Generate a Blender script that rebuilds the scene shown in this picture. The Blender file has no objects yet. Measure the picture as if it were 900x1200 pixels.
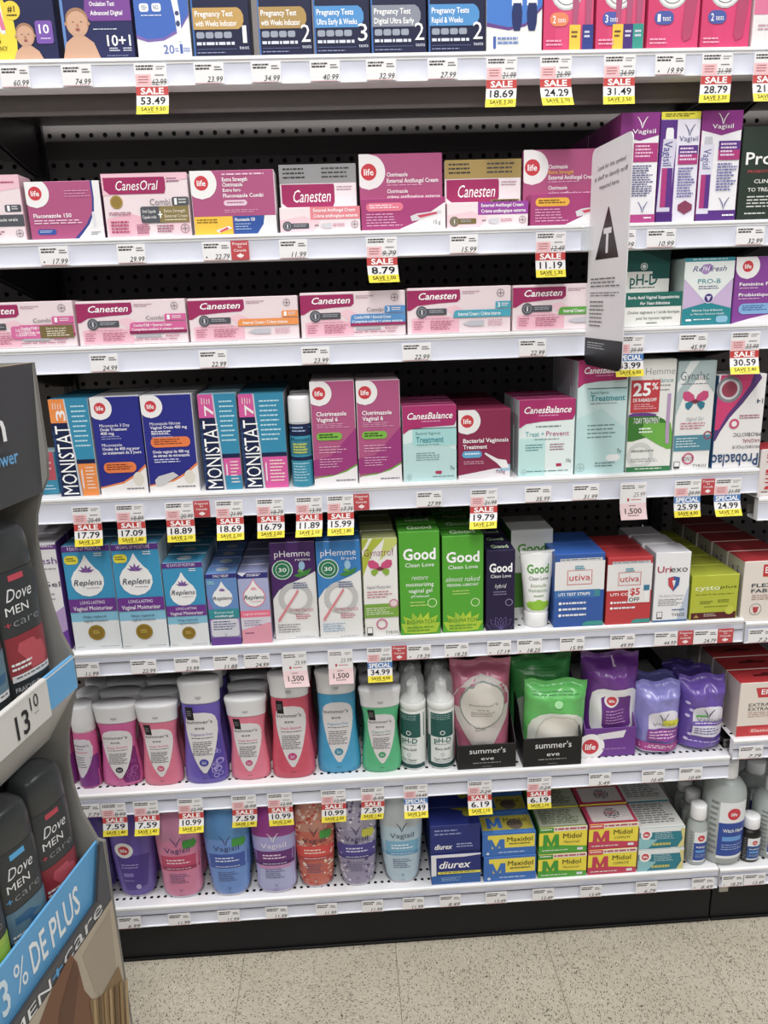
import bpy, bmesh, math, random
from mathutils import Vector, Matrix
from mathutils.geometry import tessellate_polygon
random.seed(7)
SC = bpy.context.scene
COLL = SC.collection

# ------------------------------------------------------------------ camera
F_PX = 897.9
CAM = Vector((0.5473, -1.1865, 1.1996))
YAW, PITCH, ROLL = 0.0472, 0.2710, -0.0322
def cam_axes():
    cy, sy, cp, sp = math.cos(YAW), math.sin(YAW), math.cos(PITCH), math.sin(PITCH)
    fwd = Vector((sy*cp, cy*cp, -sp)); rt = Vector((cy, -sy, 0)); up = rt.cross(fwd)
    cr, sr = math.cos(ROLL), math.sin(ROLL)
    return rt*cr + up*sr, -rt*sr + up*cr, fwd
AX, AU, AF = cam_axes()
cd = bpy.data.cameras.new('camera'); cam = bpy.data.objects.new('camera', cd); COLL.objects.link(cam)
cd.sensor_fit = 'VERTICAL'; cd.sensor_height = 24; cd.lens = F_PX/1200*24; cd.clip_start = 0.02
mw = Matrix((AX, AU, -AF)).transposed().to_4x4(); mw.translation = CAM; cam.matrix_world = mw
SC.camera = cam

def proj(X, Y, Z):
    d = Vector((X, Y, Z)) - CAM; w = d.dot(AF)
    return 450 + F_PX*d.dot(AX)/w, 600 - F_PX*d.dot(AU)/w
def ray(px, py): return AF + AX*((px-450)/F_PX) - AU*((py-600)/F_PX)
def hit_y(px, py, Y):
    d = ray(px, py); p = CAM + d*((Y-CAM.y)/d.y); return p.x, p.z
def hit_z(px, py, Z):
    d = ray(px, py); p = CAM + d*((Z-CAM.z)/d.z); return p.x, p.y
def x_at(px, Y, Z):                      # X of the point on the line (.,Y,Z) seen in column px
    py = 600.
    for _ in range(6):
        X, z = hit_y(px, py, Y); py = proj(X, Y, Z)[1]
    return X
def z_at(py, X, Y):                      # Z of the point on the vertical (X,Y,.) seen in row py
    px = 450.
    for _ in range(6):
        x, Z = hit_y(px, py, Y); px = proj(X, Y, Z)[0]
    return Z

# ------------------------------------------------------------------ light
SC.view_settings.view_transform = 'Standard'; SC.view_settings.look = 'None'
SC.view_settings.gamma = 1; SC.view_settings.use_curve_mapping = False
SC.view_settings.exposure = -0.2
w = bpy.data.worlds.new('store_air'); SC.world = w; w.use_nodes = True
w.node_tree.nodes['Background'].inputs[0].default_value = (0.86, 0.89, 0.95, 1)
w.node_tree.nodes['Background'].inputs[1].default_value = 0.20
def area(name, loc, sx, sy, power, rot=(0, 0, 0), col=(1, .985, .96)):
    l = bpy.data.lights.new(name, 'AREA'); l.shape = 'RECTANGLE'; l.size = sx; l.size_y = sy
    l.energy = power; l.color = col
    o = bpy.data.objects.new(name, l); o.location = loc; o.rotation_euler = rot; COLL.objects.link(o); return o
area('ceiling_light', (0.52, -1.15, 3.1), 0.35, 1.9, 66)
area('ceiling_light', (-1.6, -1.15, 3.1), 0.35, 1.9, 54)
area('ceiling_light', (2.7, -1.15, 3.1), 0.35, 1.9, 54)
area('ceiling_light', (0.52, -3.9, 3.1), 4.5, 0.6, 85)

# ------------------------------------------------------------------ materials
def lin(h):
    h = h.lstrip('#'); v = [int(h[i:i+2], 16)/255 for i in (0, 2, 4)]
    return tuple(c/12.92 if c <= .04045 else ((c+.055)/1.055)**2.4 for c in v) + (1,)
def base_mat(name, rough, spec=.5, coat=0, noise=0.0, nscale=300, bump=0.0, bscale=200, metallic=0, fixed=None, mottle=0.04):
    m = bpy.data.materials.new(name); m.use_nodes = True; nt = m.node_tree; b = nt.nodes['Principled BSDF']
    b.inputs['Roughness'].default_value = rough; b.inputs['Metallic'].default_value = metallic
    b.inputs['Specular IOR Level'].default_value = spec; b.inputs['Coat Weight'].default_value = coat
    tc = nt.nodes.new('ShaderNodeTexCoord')
    no = nt.nodes.new('ShaderNodeTexNoise'); no.inputs['Scale'].default_value = nscale; nt.links.new(tc.outputs['Object'], no.inputs['Vector'])
    if fixed is None:
        at = nt.nodes.new('ShaderNodeAttribute'); at.attribute_name = 'Col'; src = at.outputs['Color']
    else:
        rg = nt.nodes.new('ShaderNodeRGB'); rg.outputs[0].default_value = lin(fixed); src = rg.outputs[0]
    hs = nt.nodes.new('ShaderNodeHueSaturation')
    mr = nt.nodes.new('ShaderNodeMapRange'); mr.inputs['To Min'].default_value = 1-mottle; mr.inputs['To Max'].default_value = 1+mottle
    nt.links.new(no.outputs['Fac'], mr.inputs['Value']); nt.links.new(mr.outputs[0], hs.inputs['Value'])
    hs.inputs['Saturation'].default_value = .93
    nt.links.new(src, hs.inputs['Color']); nt.links.new(hs.outputs['Color'], b.inputs['Base Color'])
    if bump:
        n2 = nt.nodes.new('ShaderNodeTexNoise'); n2.inputs['Scale'].default_value = bscale; nt.links.new(tc.outputs['Object'], n2.inputs['Vector'])
        bp = nt.nodes.new('ShaderNodeBump'); bp.inputs['Strength'].default_value = bump; bp.inputs['Distance'].default_value = .002
        nt.links.new(n2.outputs['Fac'], bp.inputs['Height']); nt.links.new(bp.outputs[0], b.inputs['Normal'])
    return m
M = {
 'card':  base_mat('printed_card', .42, .35, mottle=.03),
 'gloss': base_mat('glossy_card', .2, .5, mottle=.03, bump=.05, bscale=25),
 'plastic': base_mat('moulded_plastic', .3, .5, mottle=.03),
 'pearl': base_mat('pearl_plastic', .3, .5, mottle=.10, nscale=60),
 'film': base_mat('crinkled_film', .25, .6, mottle=.05, bump=.9, bscale=28),
 'paper': base_mat('tag_paper', .6, .25, mottle=.02),
 'ink': base_mat('print_ink', .4, .35, mottle=.01),
 'metal': base_mat('painted_steel', .35, .5, mottle=.03, nscale=20),
 'insert': base_mat('plastic_channel_insert', .26, .55, mottle=.01),
 'peg': base_mat('pegboard_paint', .5, .3, mottle=.08, nscale=12),
 'black': base_mat('black_kick_paint', .45, .3, mottle=.25, nscale=15, bump=.1, bscale=20),
}
def clear_mat(name, col, rough, alpha):
    m = bpy.data.materials.new(name); m.use_nodes = True; nt = m.node_tree; b = nt.nodes['Principled BSDF']
    b.inputs['Base Color'].default_value = lin(col); b.inputs['Roughness'].default_value = rough; b.inputs['Alpha'].default_value = alpha
    tc = nt.nodes.new('ShaderNodeTexCoord'); no = nt.nodes.new('ShaderNodeTexNoise'); no.inputs['Scale'].default_value = 30
    bp = nt.nodes.new('ShaderNodeBump'); bp.inputs['Strength'].default_value = .05
    nt.links.new(tc.outputs['Object'], no.inputs['Vector']); nt.links.new(no.outputs['Fac'], bp.inputs['Height']); nt.links.new(bp.outputs[0], b.inputs['Normal'])
    return m
M['hood'] = clear_mat('clear_hood_plastic', 'D8DCDC', .12, .28)
M['clear'] = clear_mat('frosted_bottle_plastic', 'C4CBC9', .3, .62)

# ------------------------------------------------------------------ mesh building
LINC = {}
def L(c):
    if c not in LINC: LINC[c] = lin(c)
    return LINC[c]
class MB:
    """collects coloured faces; build() links them as ONE mesh object"""
    def __init__(s): s.v = []; s.f = []; s.c = []; s.sm = []
    def face(s, pts, c, smooth=False):
        n = len(s.v); s.v += [tuple(p) for p in pts]; s.f.append(tuple(range(n, n+len(pts)))); s.c.append(c); s.sm.append(smooth)
    def grid(s, rows, colf, smooth=True, closed=False):
        n = len(s.v); m = len(rows[0])
        for r in rows: s.v += [tuple(p) for p in r]
        for i in range(len(rows)-1):
            for j in range(m if closed else m-1):
                k = (j+1) % m
                s.f.append((n+i*m+j, n+i*m+k, n+(i+1)*m+k, n+(i+1)*m+j)); s.c.append(colf(i, j) if callable(colf) else colf); s.sm.append(smooth)
    def box(s, x0, y0, z0, x1, y1, z1, c, front=None, top=None, side=None, bottom=None):
        P = [(x0,y0,z0),(x1,y0,z0),(x1,y1,z0),(x0,y1,z0),(x0,y0,z1),(x1,y0,z1),(x1,y1,z1),(x0,y1,z1)]
        n = len(s.v); s.v += P
        for q, cc in (((0,1,5,4), front or c), ((2,3,7,6), c), ((1,2,6,5), side or c), ((3,0,4,7), side or c), ((4,5,6,7), top or c), ((3,2,1,0), bottom or c)):
            s.f.append(tuple(n+i for i in q)); s.c.append(cc); s.sm.append(False)
    def cbox(s, x0, y0, z0, x1, y1, z1, c, b=.0007, front=None, top=None, side=None):
        """box with chamfered vertical and front edges"""
        front = front or c; side = side or c; top = top or c
        def ring(z, i): return [(x0+b+i,y0+i,z),(x1-b-i,y0+i,z),(x1-i,y0+b+i,z),(x1-i,y1-i,z),(x0+i,y1-i,z),(x0+i,y0+b+i,z)]
        R = [ring(z0, b), ring(z0+b, 0), ring(z1-b, 0), ring(z1, b)]
        n = len(s.v)
        for r in R: s.v += r
        cols = [front, side, side, c, side, side]
        for k in range(3):
            for j in range(6):
                a, d = n+k*6+j, n+k*6+(j+1) % 6
                s.f.append((a, d, d+6, a+6)); s.c.append(cols[j] if k < 2 else (top if j else front)); s.sm.append(False)
        s.f.append(tuple(n+18+j for j in range(6))); s.c.append(top); s.sm.append(False)
        s.f.append(tuple(n+5-j for j in range(6))); s.c.append(side); s.sm.append(False)
    def build(s, name, mat, parent=None):
        me = bpy.data.meshes.new(name); me.from_pydata(s.v, [], s.f)
        ca = me.color_attributes.new('Col', 'FLOAT_COLOR', 'CORNER')
        buf = []
        for f, c in zip(s.f, s.c): buf.extend(L(c)*len(f))
        ca.data.foreach_set('color', buf)
        me.polygons.foreach_set('use_smooth', s.sm); me.materials.append(M[mat]); me.update()
        o = bpy.data.objects.new(name, me); COLL.objects.link(o)
        if parent: o.parent = parent
        return o
def tag(o, label=None, cat=None, group=None, kind=None):
    if label: o['label'] = label
    if cat: o['category'] = cat
    if group: o['group'] = group
    if kind: o['kind'] = kind
    return o
def empty(name, loc=(0, 0, 0), rz=0):
    o = bpy.data.objects.new(name, None); o.empty_display_size = .02; COLL.objects.link(o); o.location = loc; o.rotation_euler.z = rz; return o
def copy_tree(o, parent=None, skip=()):
    c = o.copy(); COLL.objects.link(c)
    if parent: c.parent = parent
    for ch in list(o.children):
        if ch.name.split('.')[0] not in skip: copy_tree(ch, c, skip)
    return c

# ------------------------------------------------------------------ lettering
TCACHE = {}
def glyphs(txt, fl):
    key = (txt, 'b' in fl, 'i' in fl, 'x' in fl, 'l' in fl)
    if key in TCACHE: return TCACHE[key]
    cu = bpy.data.curves.new('t', 'FONT'); cu.body = txt; cu.size = 1; cu.resolution_u = 2
    cu.offset = .026 if 'x' in fl else .014 if 'b' in fl else (-.012 if 'l' in fl else 0.0)
    if 'M' in txt: cu.offset = 0          # heavier strokes would close up the M
    if 'i' in fl: cu.shear = .28
    if 's' in fl: cu.space_character = 1.2
    ob = bpy.data.objects.new('t', cu); me = ob.to_mesh()
    V = [(v.co.x, v.co.y) for v in me.vertices]; Fc = [tuple(p.vertices) for p in me.polygons]
    ob.to_mesh_clear(); bpy.data.objects.remove(ob); bpy.data.curves.remove(cu)
    xs = [p[0] for p in V] or [0, 1]
    TCACHE[key] = (V, Fc, min(xs), max(xs)); return TCACHE[key]
CAP = .70

# ------------------------------------------------------------------ surfaces that carry print (u right, v down, both 0..1)
class Flat:
    def __init__(s, x0, x1, z0, z1, y): s.x0, s.x1, s.z0, s.z1, s.y = x0, x1, z0, z1, y; s.seg = 1; s.asp = (x1-x0)/(z1-z0)
    def __call__(s, u, v, o): return (s.x0+(s.x1-s.x0)*u, s.y-o, s.z1-(s.z1-s.z0)*v)
class Quad:                                 # any flat quad given by corner points and normal
    def __init__(s, o, du, dv): s.o, s.du, s.dv = Vector(o), Vector(du), Vector(dv); s.n = s.dv.cross(s.du).normalized(); s.seg = 1; s.asp = s.du.length/s.dv.length
    def __call__(s, u, v, o): return tuple(s.o + s.du*u + s.dv*v + s.n*o)
def prof(P, t, k):
    for a, b in zip(P, P[1:]):
        if t <= b[0]:
            f = 0 if b[0] == a[0] else (t-a[0])/(b[0]-a[0]); return a[k]+(b[k]-a[k])*f
    return P[-1][k]
class Loft:                                 # front of a lofted bottle, profile rows (t, half width, half depth)
    def __init__(s, P, H, n=2.3, half=.93): s.P, s.H, s.n, s.half = P, H, n, half; s.seg = 10; s.asp = 2*half*prof(P, .4, 1)/H
    def __call__(s, u, v, o):
        t = 1-v; hw = prof(s.P, t, 1); hd = prof(s.P, t, 2); a = min(.999, abs((u-.5)*2*s.half))
        y = (1-a**s.n)**(1/s.n)
        return ((u-.5)*2*s.half*(hw+o), -(hd+o)*y - o*.4, t*s.H)
class Art:
    def __init__(s, surf, layer=.00009, b0=.0001): s.S = surf; s.b0 = b0; s.parts = {}; s.cur = None; s.k = 0; s.ly = layer
    def part(s, name): s.cur = name
    def M(s, u0, v0, u1, v1, c):            # broad capital M built from four strokes
        s.part('big_initial'); w_ = (u1-u0)*.27; m = (u0+u1)/2; b = s.k
        for q in ([(u0, v1), (u0+.01, v0), (u0+w_, v0), (u0+w_, v1)], [(u1-w_, v1), (u1-w_, v0), (u1-.01, v0), (u1, v1)], [(u0+w_*.2, v0), (u0+w_*1.05, v0), (m+w_*.3, v1-.1), (m-w_*.3, v1-.1)], [(u1-w_*1.05, v0), (u1-w_*.2, v0), (m+w_*.3, v1-.1), (m-w_*.3, v1-.1)]): s.p(q, c)
        s.part(None)
    def mb(s, d): return s.parts.setdefault(s.cur or d, MB())
    def s(s_, rows, c, seg=None):
        """strip shape: rows of (v, u_left, u_right)"""
        s_.k += 1; o = s_.k*s_.ly+s_.b0; n = seg or s_.S.seg; out = []
        R = []
        for a, b in zip(rows, rows[1:]):
            m = max(1, int(abs(b[0]-a[0])*40)) if s_.S.seg > 1 else 1
            for i in range(m): f = i/m; R.append(tuple(x+(y-x)*f for x, y in zip(a, b)))
        R.append(rows[-1])
        for v, a, b in R: out.append([s_.S(a+(b-a)*i/n, v, o) for i in range(n+1)])
        out.reverse()
        s_.mb('printed_panel').grid(out, c, smooth=s_.S.seg > 1)
    def r(s, u0, v0, u1, v1, c): s.s([(v0, u0, u1), (v1, u0, u1)], c)
    def p(s, pts, c):
        s.k += 1; o = s.k*s.ly+s.b0; P = [s.S(u, v, o) for u, v in pts]
        a = sum(x0*y1-x1*y0 for (x0, y0), (x1, y1) in zip(pts, pts[1:]+pts[:1]))
        if a > 0: P.reverse()
        s.mb('printed_panel').face(P, c)
    def c(s, u, v, r, c, ry=None, n=18):
        ry = ry or r; rx = r/s.S.asp
        if s.S.seg > 1: s.s([(v-ry*math.cos(math.pi*i/9), u-rx*math.sin(math.pi*i/9), u+rx*math.sin(math.pi*i/9)) for i in range(10)], c, 6)
        else: s.p([(u+rx*math.cos(2*math.pi*i/n), v+ry*math.sin(2*math.pi*i/n)) for i in range(n)], c)
    def ring(s, u, v, r, c, w=.12, n=18, fill=None):
        if fill: s.c(u, v, r, c); s.c(u, v, r*(1-w), fill); return
        s.k += 1; o = s.k*s.ly+s.b0; rx = r/s.S.asp; mb = s.mb('printed_panel')
        for i in range(n):
            a, b = 2*math.pi*i/n, 2*math.pi*(i+1)/n; q = 1-w
            mb.face([s.S(u+rx*math.cos(b), v+r*math.sin(b), o), s.S(u+rx*math.cos(a), v+r*math.sin(a), o), s.S(u+rx*q*math.cos(a), v+r*q*math.sin(a), o), s.S(u+rx*q*math.cos(b), v+r*q*math.sin(b), o)], c)
    def rr(s, u0, v0, u1, v1, c, r=.5):
        h = (v1-v0)*r; w_ = h/s.S.asp; rows = []
        for i in range(5): a = math.pi/2*i/4; rows.append((v0+h*(1-math.cos(a)), u0+w_*(1-math.sin(a)), u1-w_*(1-math.sin(a))))
        rows += [(v1-(q[0]-v0), q[1], q[2]) for q in reversed(rows)]
        if r >= .5: rows.pop(5)
        s.s(rows, c)
    def t(s, u0, v0, u1, v1, txt, c, fl='', lv=None):
        V, Fc, a, b = glyphs(txt, fl)
        if b-a < 1e-6: return
        o = (s.k+1)*s.ly+.00012+s.b0; n = None; mb = s.mb('lettering'); n = len(mb.v)
        for x, y in V:
            fx = (x-a)/(b-a); fy = y/CAP
            if 'v' in fl: u = u1-(u1-u0)*fy; v = v1-(v1-v0)*fx      # reads upwards
            elif 'd' in fl: u = u0+(u1-u0)*fy; v = v0+(v1-v0)*fx    # reads downwards
            elif 'u' in fl: u = u1-(u1-u0)*fx; v = v0+(v1-v0)*fy     # upside down
            else: u = u0+(u1-u0)*fx; v = v1-(v1-v0)*fy
            mb.v.append(s.S(u, v, o))
        for f in Fc: mb.f.append(tuple(n+i for i in f)); mb.c.append(c); mb.sm.append(False)
    def m(s, u0, v0, u1, v1, n, c, fill=.5, vert=False):
        """lines of print too small to read: a row of word-sized dashes per line"""
        o = (s.k+1)*s.ly+.00012+s.b0; mb = s.mb('lettering'); rs = random.Random(int((u0+v0*7+n*13)*1000))
        for i in range(n):
            a = i/n; h = fill/n; p = 0.; end = 1-.3*rs.random() if n > 1 else 1
            while p < end:
                wd = min(end-p, .06+.16*rs.random())
                if vert: q = [(u0+(u1-u0)*a, v1-(v1-v0)*p), (u0+(u1-u0)*a, v1-(v1-v0)*(p+wd)), (u0+(u1-u0)*(a+h), v1-(v1-v0)*(p+wd)), (u0+(u1-u0)*(a+h), v1-(v1-v0)*p)]
                else: q = [(u0+(u1-u0)*p, v0+(v1-v0)*(a+h)), (u0+(u1-u0)*(p+wd), v0+(v1-v0)*(a+h)), (u0+(u1-u0)*(p+wd), v0+(v1-v0)*a), (u0+(u1-u0)*p, v0+(v1-v0)*a)]
                mb.face([s.S(x, y, o) for x, y in q], c); p += wd+.03
    def build(s, parent, mat='ink'):
        out = []
        for nm, mb in s.parts.items():
            if not mb.f: continue
            q = mb.build(nm, mat, parent); out.append(q)
            if nm in ('lettering', 'pattern_print', 'floral_print'): q['kind'] = 'stuff'     # hundreds of tiny letters and strokes
        return out
def corner_halo(A, u, v, R, c='F2F0F0'):
    """white disc that runs out to the top left corner of the face"""
    rows = []; a = A.S.asp
    for i in range(17):
        t = i/16; y = -v*(1-t*2) if t < .5 else R*(t-.5)*2
        x = math.sqrt(max(0, R*R-y*y))/a; rows.append((v+y, 0 if y <= 0 else max(0, u-x), u+x))
    A.s(rows, c)
def life(A, u, v, r, halo=1.55, cut=None):
    A.part('round_badge')
    if halo: A.c(u, v, r*halo, 'F2F0F0', n=22)
    A.c(u, v, r, 'CE1F33'); rx = r/A.S.asp
    A.t(u-rx*.62, v-r*.38, u+rx*.62, v+r*.38, 'life', 'FFFFFF', 'b'); A.part(None)

# ------------------------------------------------------------------ the setting: floor tiles, pegboard wall
def perforated(mb, x0, x1, z0, z1, px, pz, ox, oz, r, P, c, stag=False, n=6):
    """sheet with true round holes on a lattice; P(x, z) gives the 3D point"""
    nx = int(round((x1-x0)/px)); nz = int(round((z1-z0)/pz))
    px = (x1-x0)/nx; pz = (z1-z0)/nz
    for i in range(nx):
        for j in range(nz):
            cx, cz = x0+(i+.5)*px, z0+(j+.5)*pz
            sq = [(cx-px/2, cz-pz/2), (cx, cz-pz/2), (cx+px/2, cz-pz/2), (cx+px/2, cz), (cx+px/2, cz+pz/2), (cx, cz+pz/2), (cx-px/2, cz+pz/2), (cx-px/2, cz)]
            ang = [225, 270, 315, 0, 45, 90, 135, 180]
            hl = [(cx+r*math.cos(math.radians(a)), cz+r*math.sin(math.radians(a))) for a in ang]
            k = len(mb.v); mb.v += [P(*q) for q in sq] + [P(*q) for q in hl]
            for q in range(8): mb.f.append((k+q, k+(q+1) % 8, k+8+(q+1) % 8, k+8+q)); mb.c.append(c); mb.sm.append(False)
def floor_material():
    m = bpy.data.materials.new('speckled_vinyl_tile'); m.use_nodes = True; nt = m.node_tree; b = nt.nodes['Principled BSDF']
    b.inputs['Roughness'].default_value = .38; b.inputs['Specular IOR Level'].default_value = .35
    tc = nt.nodes.new('ShaderNodeTexCoord'); src = tc.outputs['Object']
    mp = nt.nodes.new('ShaderNodeMapping'); mp.inputs['Scale'].default_value = (1, .55, 1); mp.inputs['Rotation'].default_value = (0, 0, .6); nt.links.new(src, mp.inputs[0])
    base = nt.nodes.new('ShaderNodeTexNoise'); base.inputs['Scale'].default_value = 9; base.inputs['Detail'].default_value = 6; nt.links.new(src, base.inputs[0])
    cr = nt.nodes.new('ShaderNodeValToRGB'); cr.color_ramp.elements[0].color = lin('B3AB9A'); cr.color_ramp.elements[1].color = lin('BDB5A5'); cr.color_ramp.elements[0].position = .3; cr.color_ramp.elements[1].position = .7
    nt.links.new(base.outputs[0], cr.inputs[0]); cur = cr.outputs[0]
    wn = nt.nodes.new('ShaderNodeTexNoise'); wn.inputs['Scale'].default_value = 160; nt.links.new(mp.outputs[0], wn.inputs[0])
    for sc, th, frac, col, rot in ((330, .20, .24, '46413B', .4), (400, .20, .26, '5E574C', 2.1), (380, .22, .25, '7C7466', 1.2), (420, .2, .16, '3E3A36', 2.8), (300, .2, .2, 'D0C9B8', .9)):
        ad = nt.nodes.new('ShaderNodeMapping'); ad.inputs['Rotation'].default_value = (0, 0, rot); ad.inputs['Scale'].default_value = (1, .5, 1); ad.inputs['Location'].default_value = (rot*3.1, rot, 0)
        mx = nt.nodes.new('ShaderNodeMixRGB'); mx.inputs[0].default_value = .004; nt.links.new(src, mx.inputs[1]); nt.links.new(wn.outputs['Color'], mx.inputs[2]); nt.links.new(mx.outputs[0], ad.inputs[0])
        vo = nt.nodes.new('ShaderNodeTexVoronoi'); vo.inputs['Scale'].default_value = sc; nt.links.new(ad.outputs[0], vo.inputs['Vector'])
        sep = nt.nodes.new('ShaderNodeSeparateColor'); nt.links.new(vo.outputs['Color'], sep.inputs[0])
        lt = nt.nodes.new('ShaderNodeMath'); lt.operation = 'LESS_THAN'; lt.inputs[1].default_value = th*1.5; nt.links.new(vo.outputs['Distance'], lt.inputs[0])
        l2 = nt.nodes.new('ShaderNodeMath'); l2.operation = 'LESS_THAN'; l2.inputs[1].default_value = frac; nt.links.new(sep.outputs[0], l2.inputs[0])
        mu = nt.nodes.new('ShaderNodeMath'); mu.operation = 'MULTIPLY'; nt.links.new(lt.outputs[0], mu.inputs[0]); nt.links.new(l2.outputs[0], mu.inputs[1])
        mc = nt.nodes.new('ShaderNodeMixRGB'); mc.inputs[2].default_value = lin(col); nt.links.new(mu.outputs[0], mc.inputs[0]); nt.links.new(cur, mc.inputs[1]); cur = mc.outputs[0]
    nt.links.new(cur, b.inputs['Base Color'])
    return m
M['floor'] = floor_material()
fb = MB(); fb.box(-2.5, -4, -.02, 3.8, .5, -.004, '4A4640'); floor = tag(fb.build('floor', 'black'), kind='structure')
T = .2895; tx0 = .3095-T*8; ty0 = .03-T*14
tb = MB(); g = .00025; tb.cbox(g, g, -.0038, T-g, T-g, 0, 'A8A090', b=.0006)
tile0 = tb.build('tile', 'floor', floor); tile0.location = (tx0, ty0, 0)
# give every tile its own stretch of the pattern by object coordinates of the floor: a small random rotation by quarter turns
for i in range(20):
    for j in range(15):
        if i == 0 and j == 0: continue
        x, y = tx0+i*T, ty0+j*T
        t = tile0.copy(); COLL.objects.link(t); q = random.randrange(4)
        t.rotation_euler.z = q*math.pi/2; t.location = (x + (T if q in (1, 2) else 0), y + (T if q in (2, 3) else 0), 0)

YB = .405                                    # pegboard plane
def pegwall(name, x0, x1):
    mb = MB(); o = empty(name, ((x0+x1)/2, YB, 0)); tag(o, kind='structure')
    perforated(mb, x0-o.location.x, x1-o.location.x, .0752, 1.8532+.0254*5, .0254, .0254, 0, 0, .0044, lambda x, z: (x, 0, z), '7E7876')
    mb.build('pegboard', 'peg', o)
    b2 = MB(); b2.box(x0-o.location.x, .03, .0, x1-o.location.x, .036, 2.0, '0C0B0B'); b2.build('added_dark_sheet', 'peg', o)  # sheet added behind the board so the peg holes read dark
    return o
pegwall('wall_back', .0102, 1.2048); pegwall('wall_back_left', -1.2098, -.0106); pegwall('wall_back_right', 1.2302, 2.4294)
def upright(x, lb):
    o = empty('upright_post', (x, YB, 0)); tag(o, lb, 'post', 'slotted uprights of the shelving')
    mb = MB(); mb.box(-.0125, -.012, 0, .0125, .028, 2.0, '3A3836'); mb.build('post', 'metal', o)
    sl = MB()
    for k in range(70): 
        z = .1+k*.0254
        for s in (-.005, .005): sl.box(s-.0015, -.0126, z, s+.0015, -.0119, z+.014, '080808')
    tag(sl.build('slot', 'metal', o), kind='stuff')
upright(0, 'dark slotted steel upright between the pegboards at the left'); upright(1.22, 'dark slotted steel upright between the pegboards at the right')

# ------------------------------------------------------------------ shelves
ZB = [1.4908, 1.2597, 1.1064, .8743, .6074, .3364, .0937]
ZD = [1.527, 1.297, 1.1455, .915, .650, .380, .138]
WORD = ['top', 'second', 'third', 'fourth', 'fifth', 'sixth', 'bottom']
def shelf(x0, x1, zb, zd, lb, holes, box=False):
    o = empty('shelf', ((x0+x1)/2, 0, zb)); tag(o, lb, 'shelf', 'white steel gondola shelves'); w = (x1-x0)/2; h = zd-zb
    mb = MB(); c = 'E2E2E4'; zt = h-.0008
    if holes:
        perforated(mb, -w, w, .010, .010+.0254*7, .0127, .0254, 0, 0, .0032, lambda x, y: (x, y, zt+.0008), c)
        yh = .010+.0254*7
        mb.face([(-w, yh, h), (w, yh, h), (w, .392, h), (-w, .392, h)], c)
        mb.face([(-w, .003, h), (w, .003, h), (w, .010, h), (-w, .010, h)], c)
        mb.face([(-w, .0, h-.02), (-w, .392, h-.02), (w, .392, h-.02), (w, .0, h-.02)], '2A2A2A')  # dark sheet added below, standing in for the darkness in the holes
    else: mb.box(-w, .001, h-.002, w, .392, h, c, bottom='6E6664')  # underside of the white steel coloured darker, its shade put into the colour
    mb.build('deck', 'metal', o)
    # folded front lip with a soft nose: profile extruded along x
    lp = MB(); prof_ = [(.003, h), (-.0005, h-.0015), (-.0008, h-.0045), (.0006, h-.0065), (.0006, h-.0085), (.0014, h-.0088)]
    lp.grid([[(-w, y, z), (w, y, z)] for y, z in prof_], 'EDEDEF', smooth=False)
    lp.grid([[(-w, y, z), (w, y, z)] for y, z in [(.0014, .0014), (-.0015, .0014), (-.0015, 0), (.012, -.0005), (.03, -.0005), (.03, .004)]], 'E9E9EC', smooth=False)
    for s in (-1, 1): lp.face([(s*w, -.0005, h)] + [(s*w, y, z) for y, z in ((.012, h-.001), (.012, 0), (-.0015, 0))][::1], 'E4E4E6')
    lp.build('front_lip', 'metal', o)
    ins = MB(); ins.grid([[(-w, y, z), (w, y, z)] for y, z in [(.0012, h-.0085), (.0022, h*.6), (.0022, h*.35), (.0010, .0014)]], 'DDE0EE', smooth=True)
    ins.build('channel_insert', 'insert', o)
    ub = MB()
    if box:
        ub.box(-w+.02, .045, -.024, w-.02, .05, .006, '7C7472'); ub.box(-w+.02, .385, -.024, w-.02, .39, .006, '5C5654')
    ub.box(-w, .03, .006, w, .034, .02, '8A8482')
    ub.build('stiffener', 'metal', o)
    for s in (-1, 1):
        br = MB(); xa, xb = sorted((s*(w-.001), s*(w-.004))); n = len(br.v)
        pr = [(.06, h-.004), (.39, h-.004), (.39, -.055), (.33, -.05), (.06, .004)]
        br.face([(xa, y, z) for y, z in pr], '4A4644'); br.face([(xb, y, z) for y, z in reversed(pr)], '4A4644')
        for (y, z), (y2, z2) in zip(pr, pr[1:]+pr[:1]): br.face([(xa, y, z), (xb, y, z), (xb, y2, z2), (xa, y2, z2)], '4A4644')
        br.build('bracket', 'metal', o)
    return o
for i in range(7):
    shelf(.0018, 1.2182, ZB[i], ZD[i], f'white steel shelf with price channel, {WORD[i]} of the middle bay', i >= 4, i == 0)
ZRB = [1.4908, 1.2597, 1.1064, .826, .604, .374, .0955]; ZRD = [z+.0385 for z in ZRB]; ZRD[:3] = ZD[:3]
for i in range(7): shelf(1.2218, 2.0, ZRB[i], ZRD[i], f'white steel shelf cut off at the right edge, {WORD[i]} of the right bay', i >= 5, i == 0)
for i in range(3): shelf(-.6, -.0018, ZB[i], ZD[i], f'white steel shelf running off the left edge, {WORD[i]} of the left bay', False, i == 0)
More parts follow.
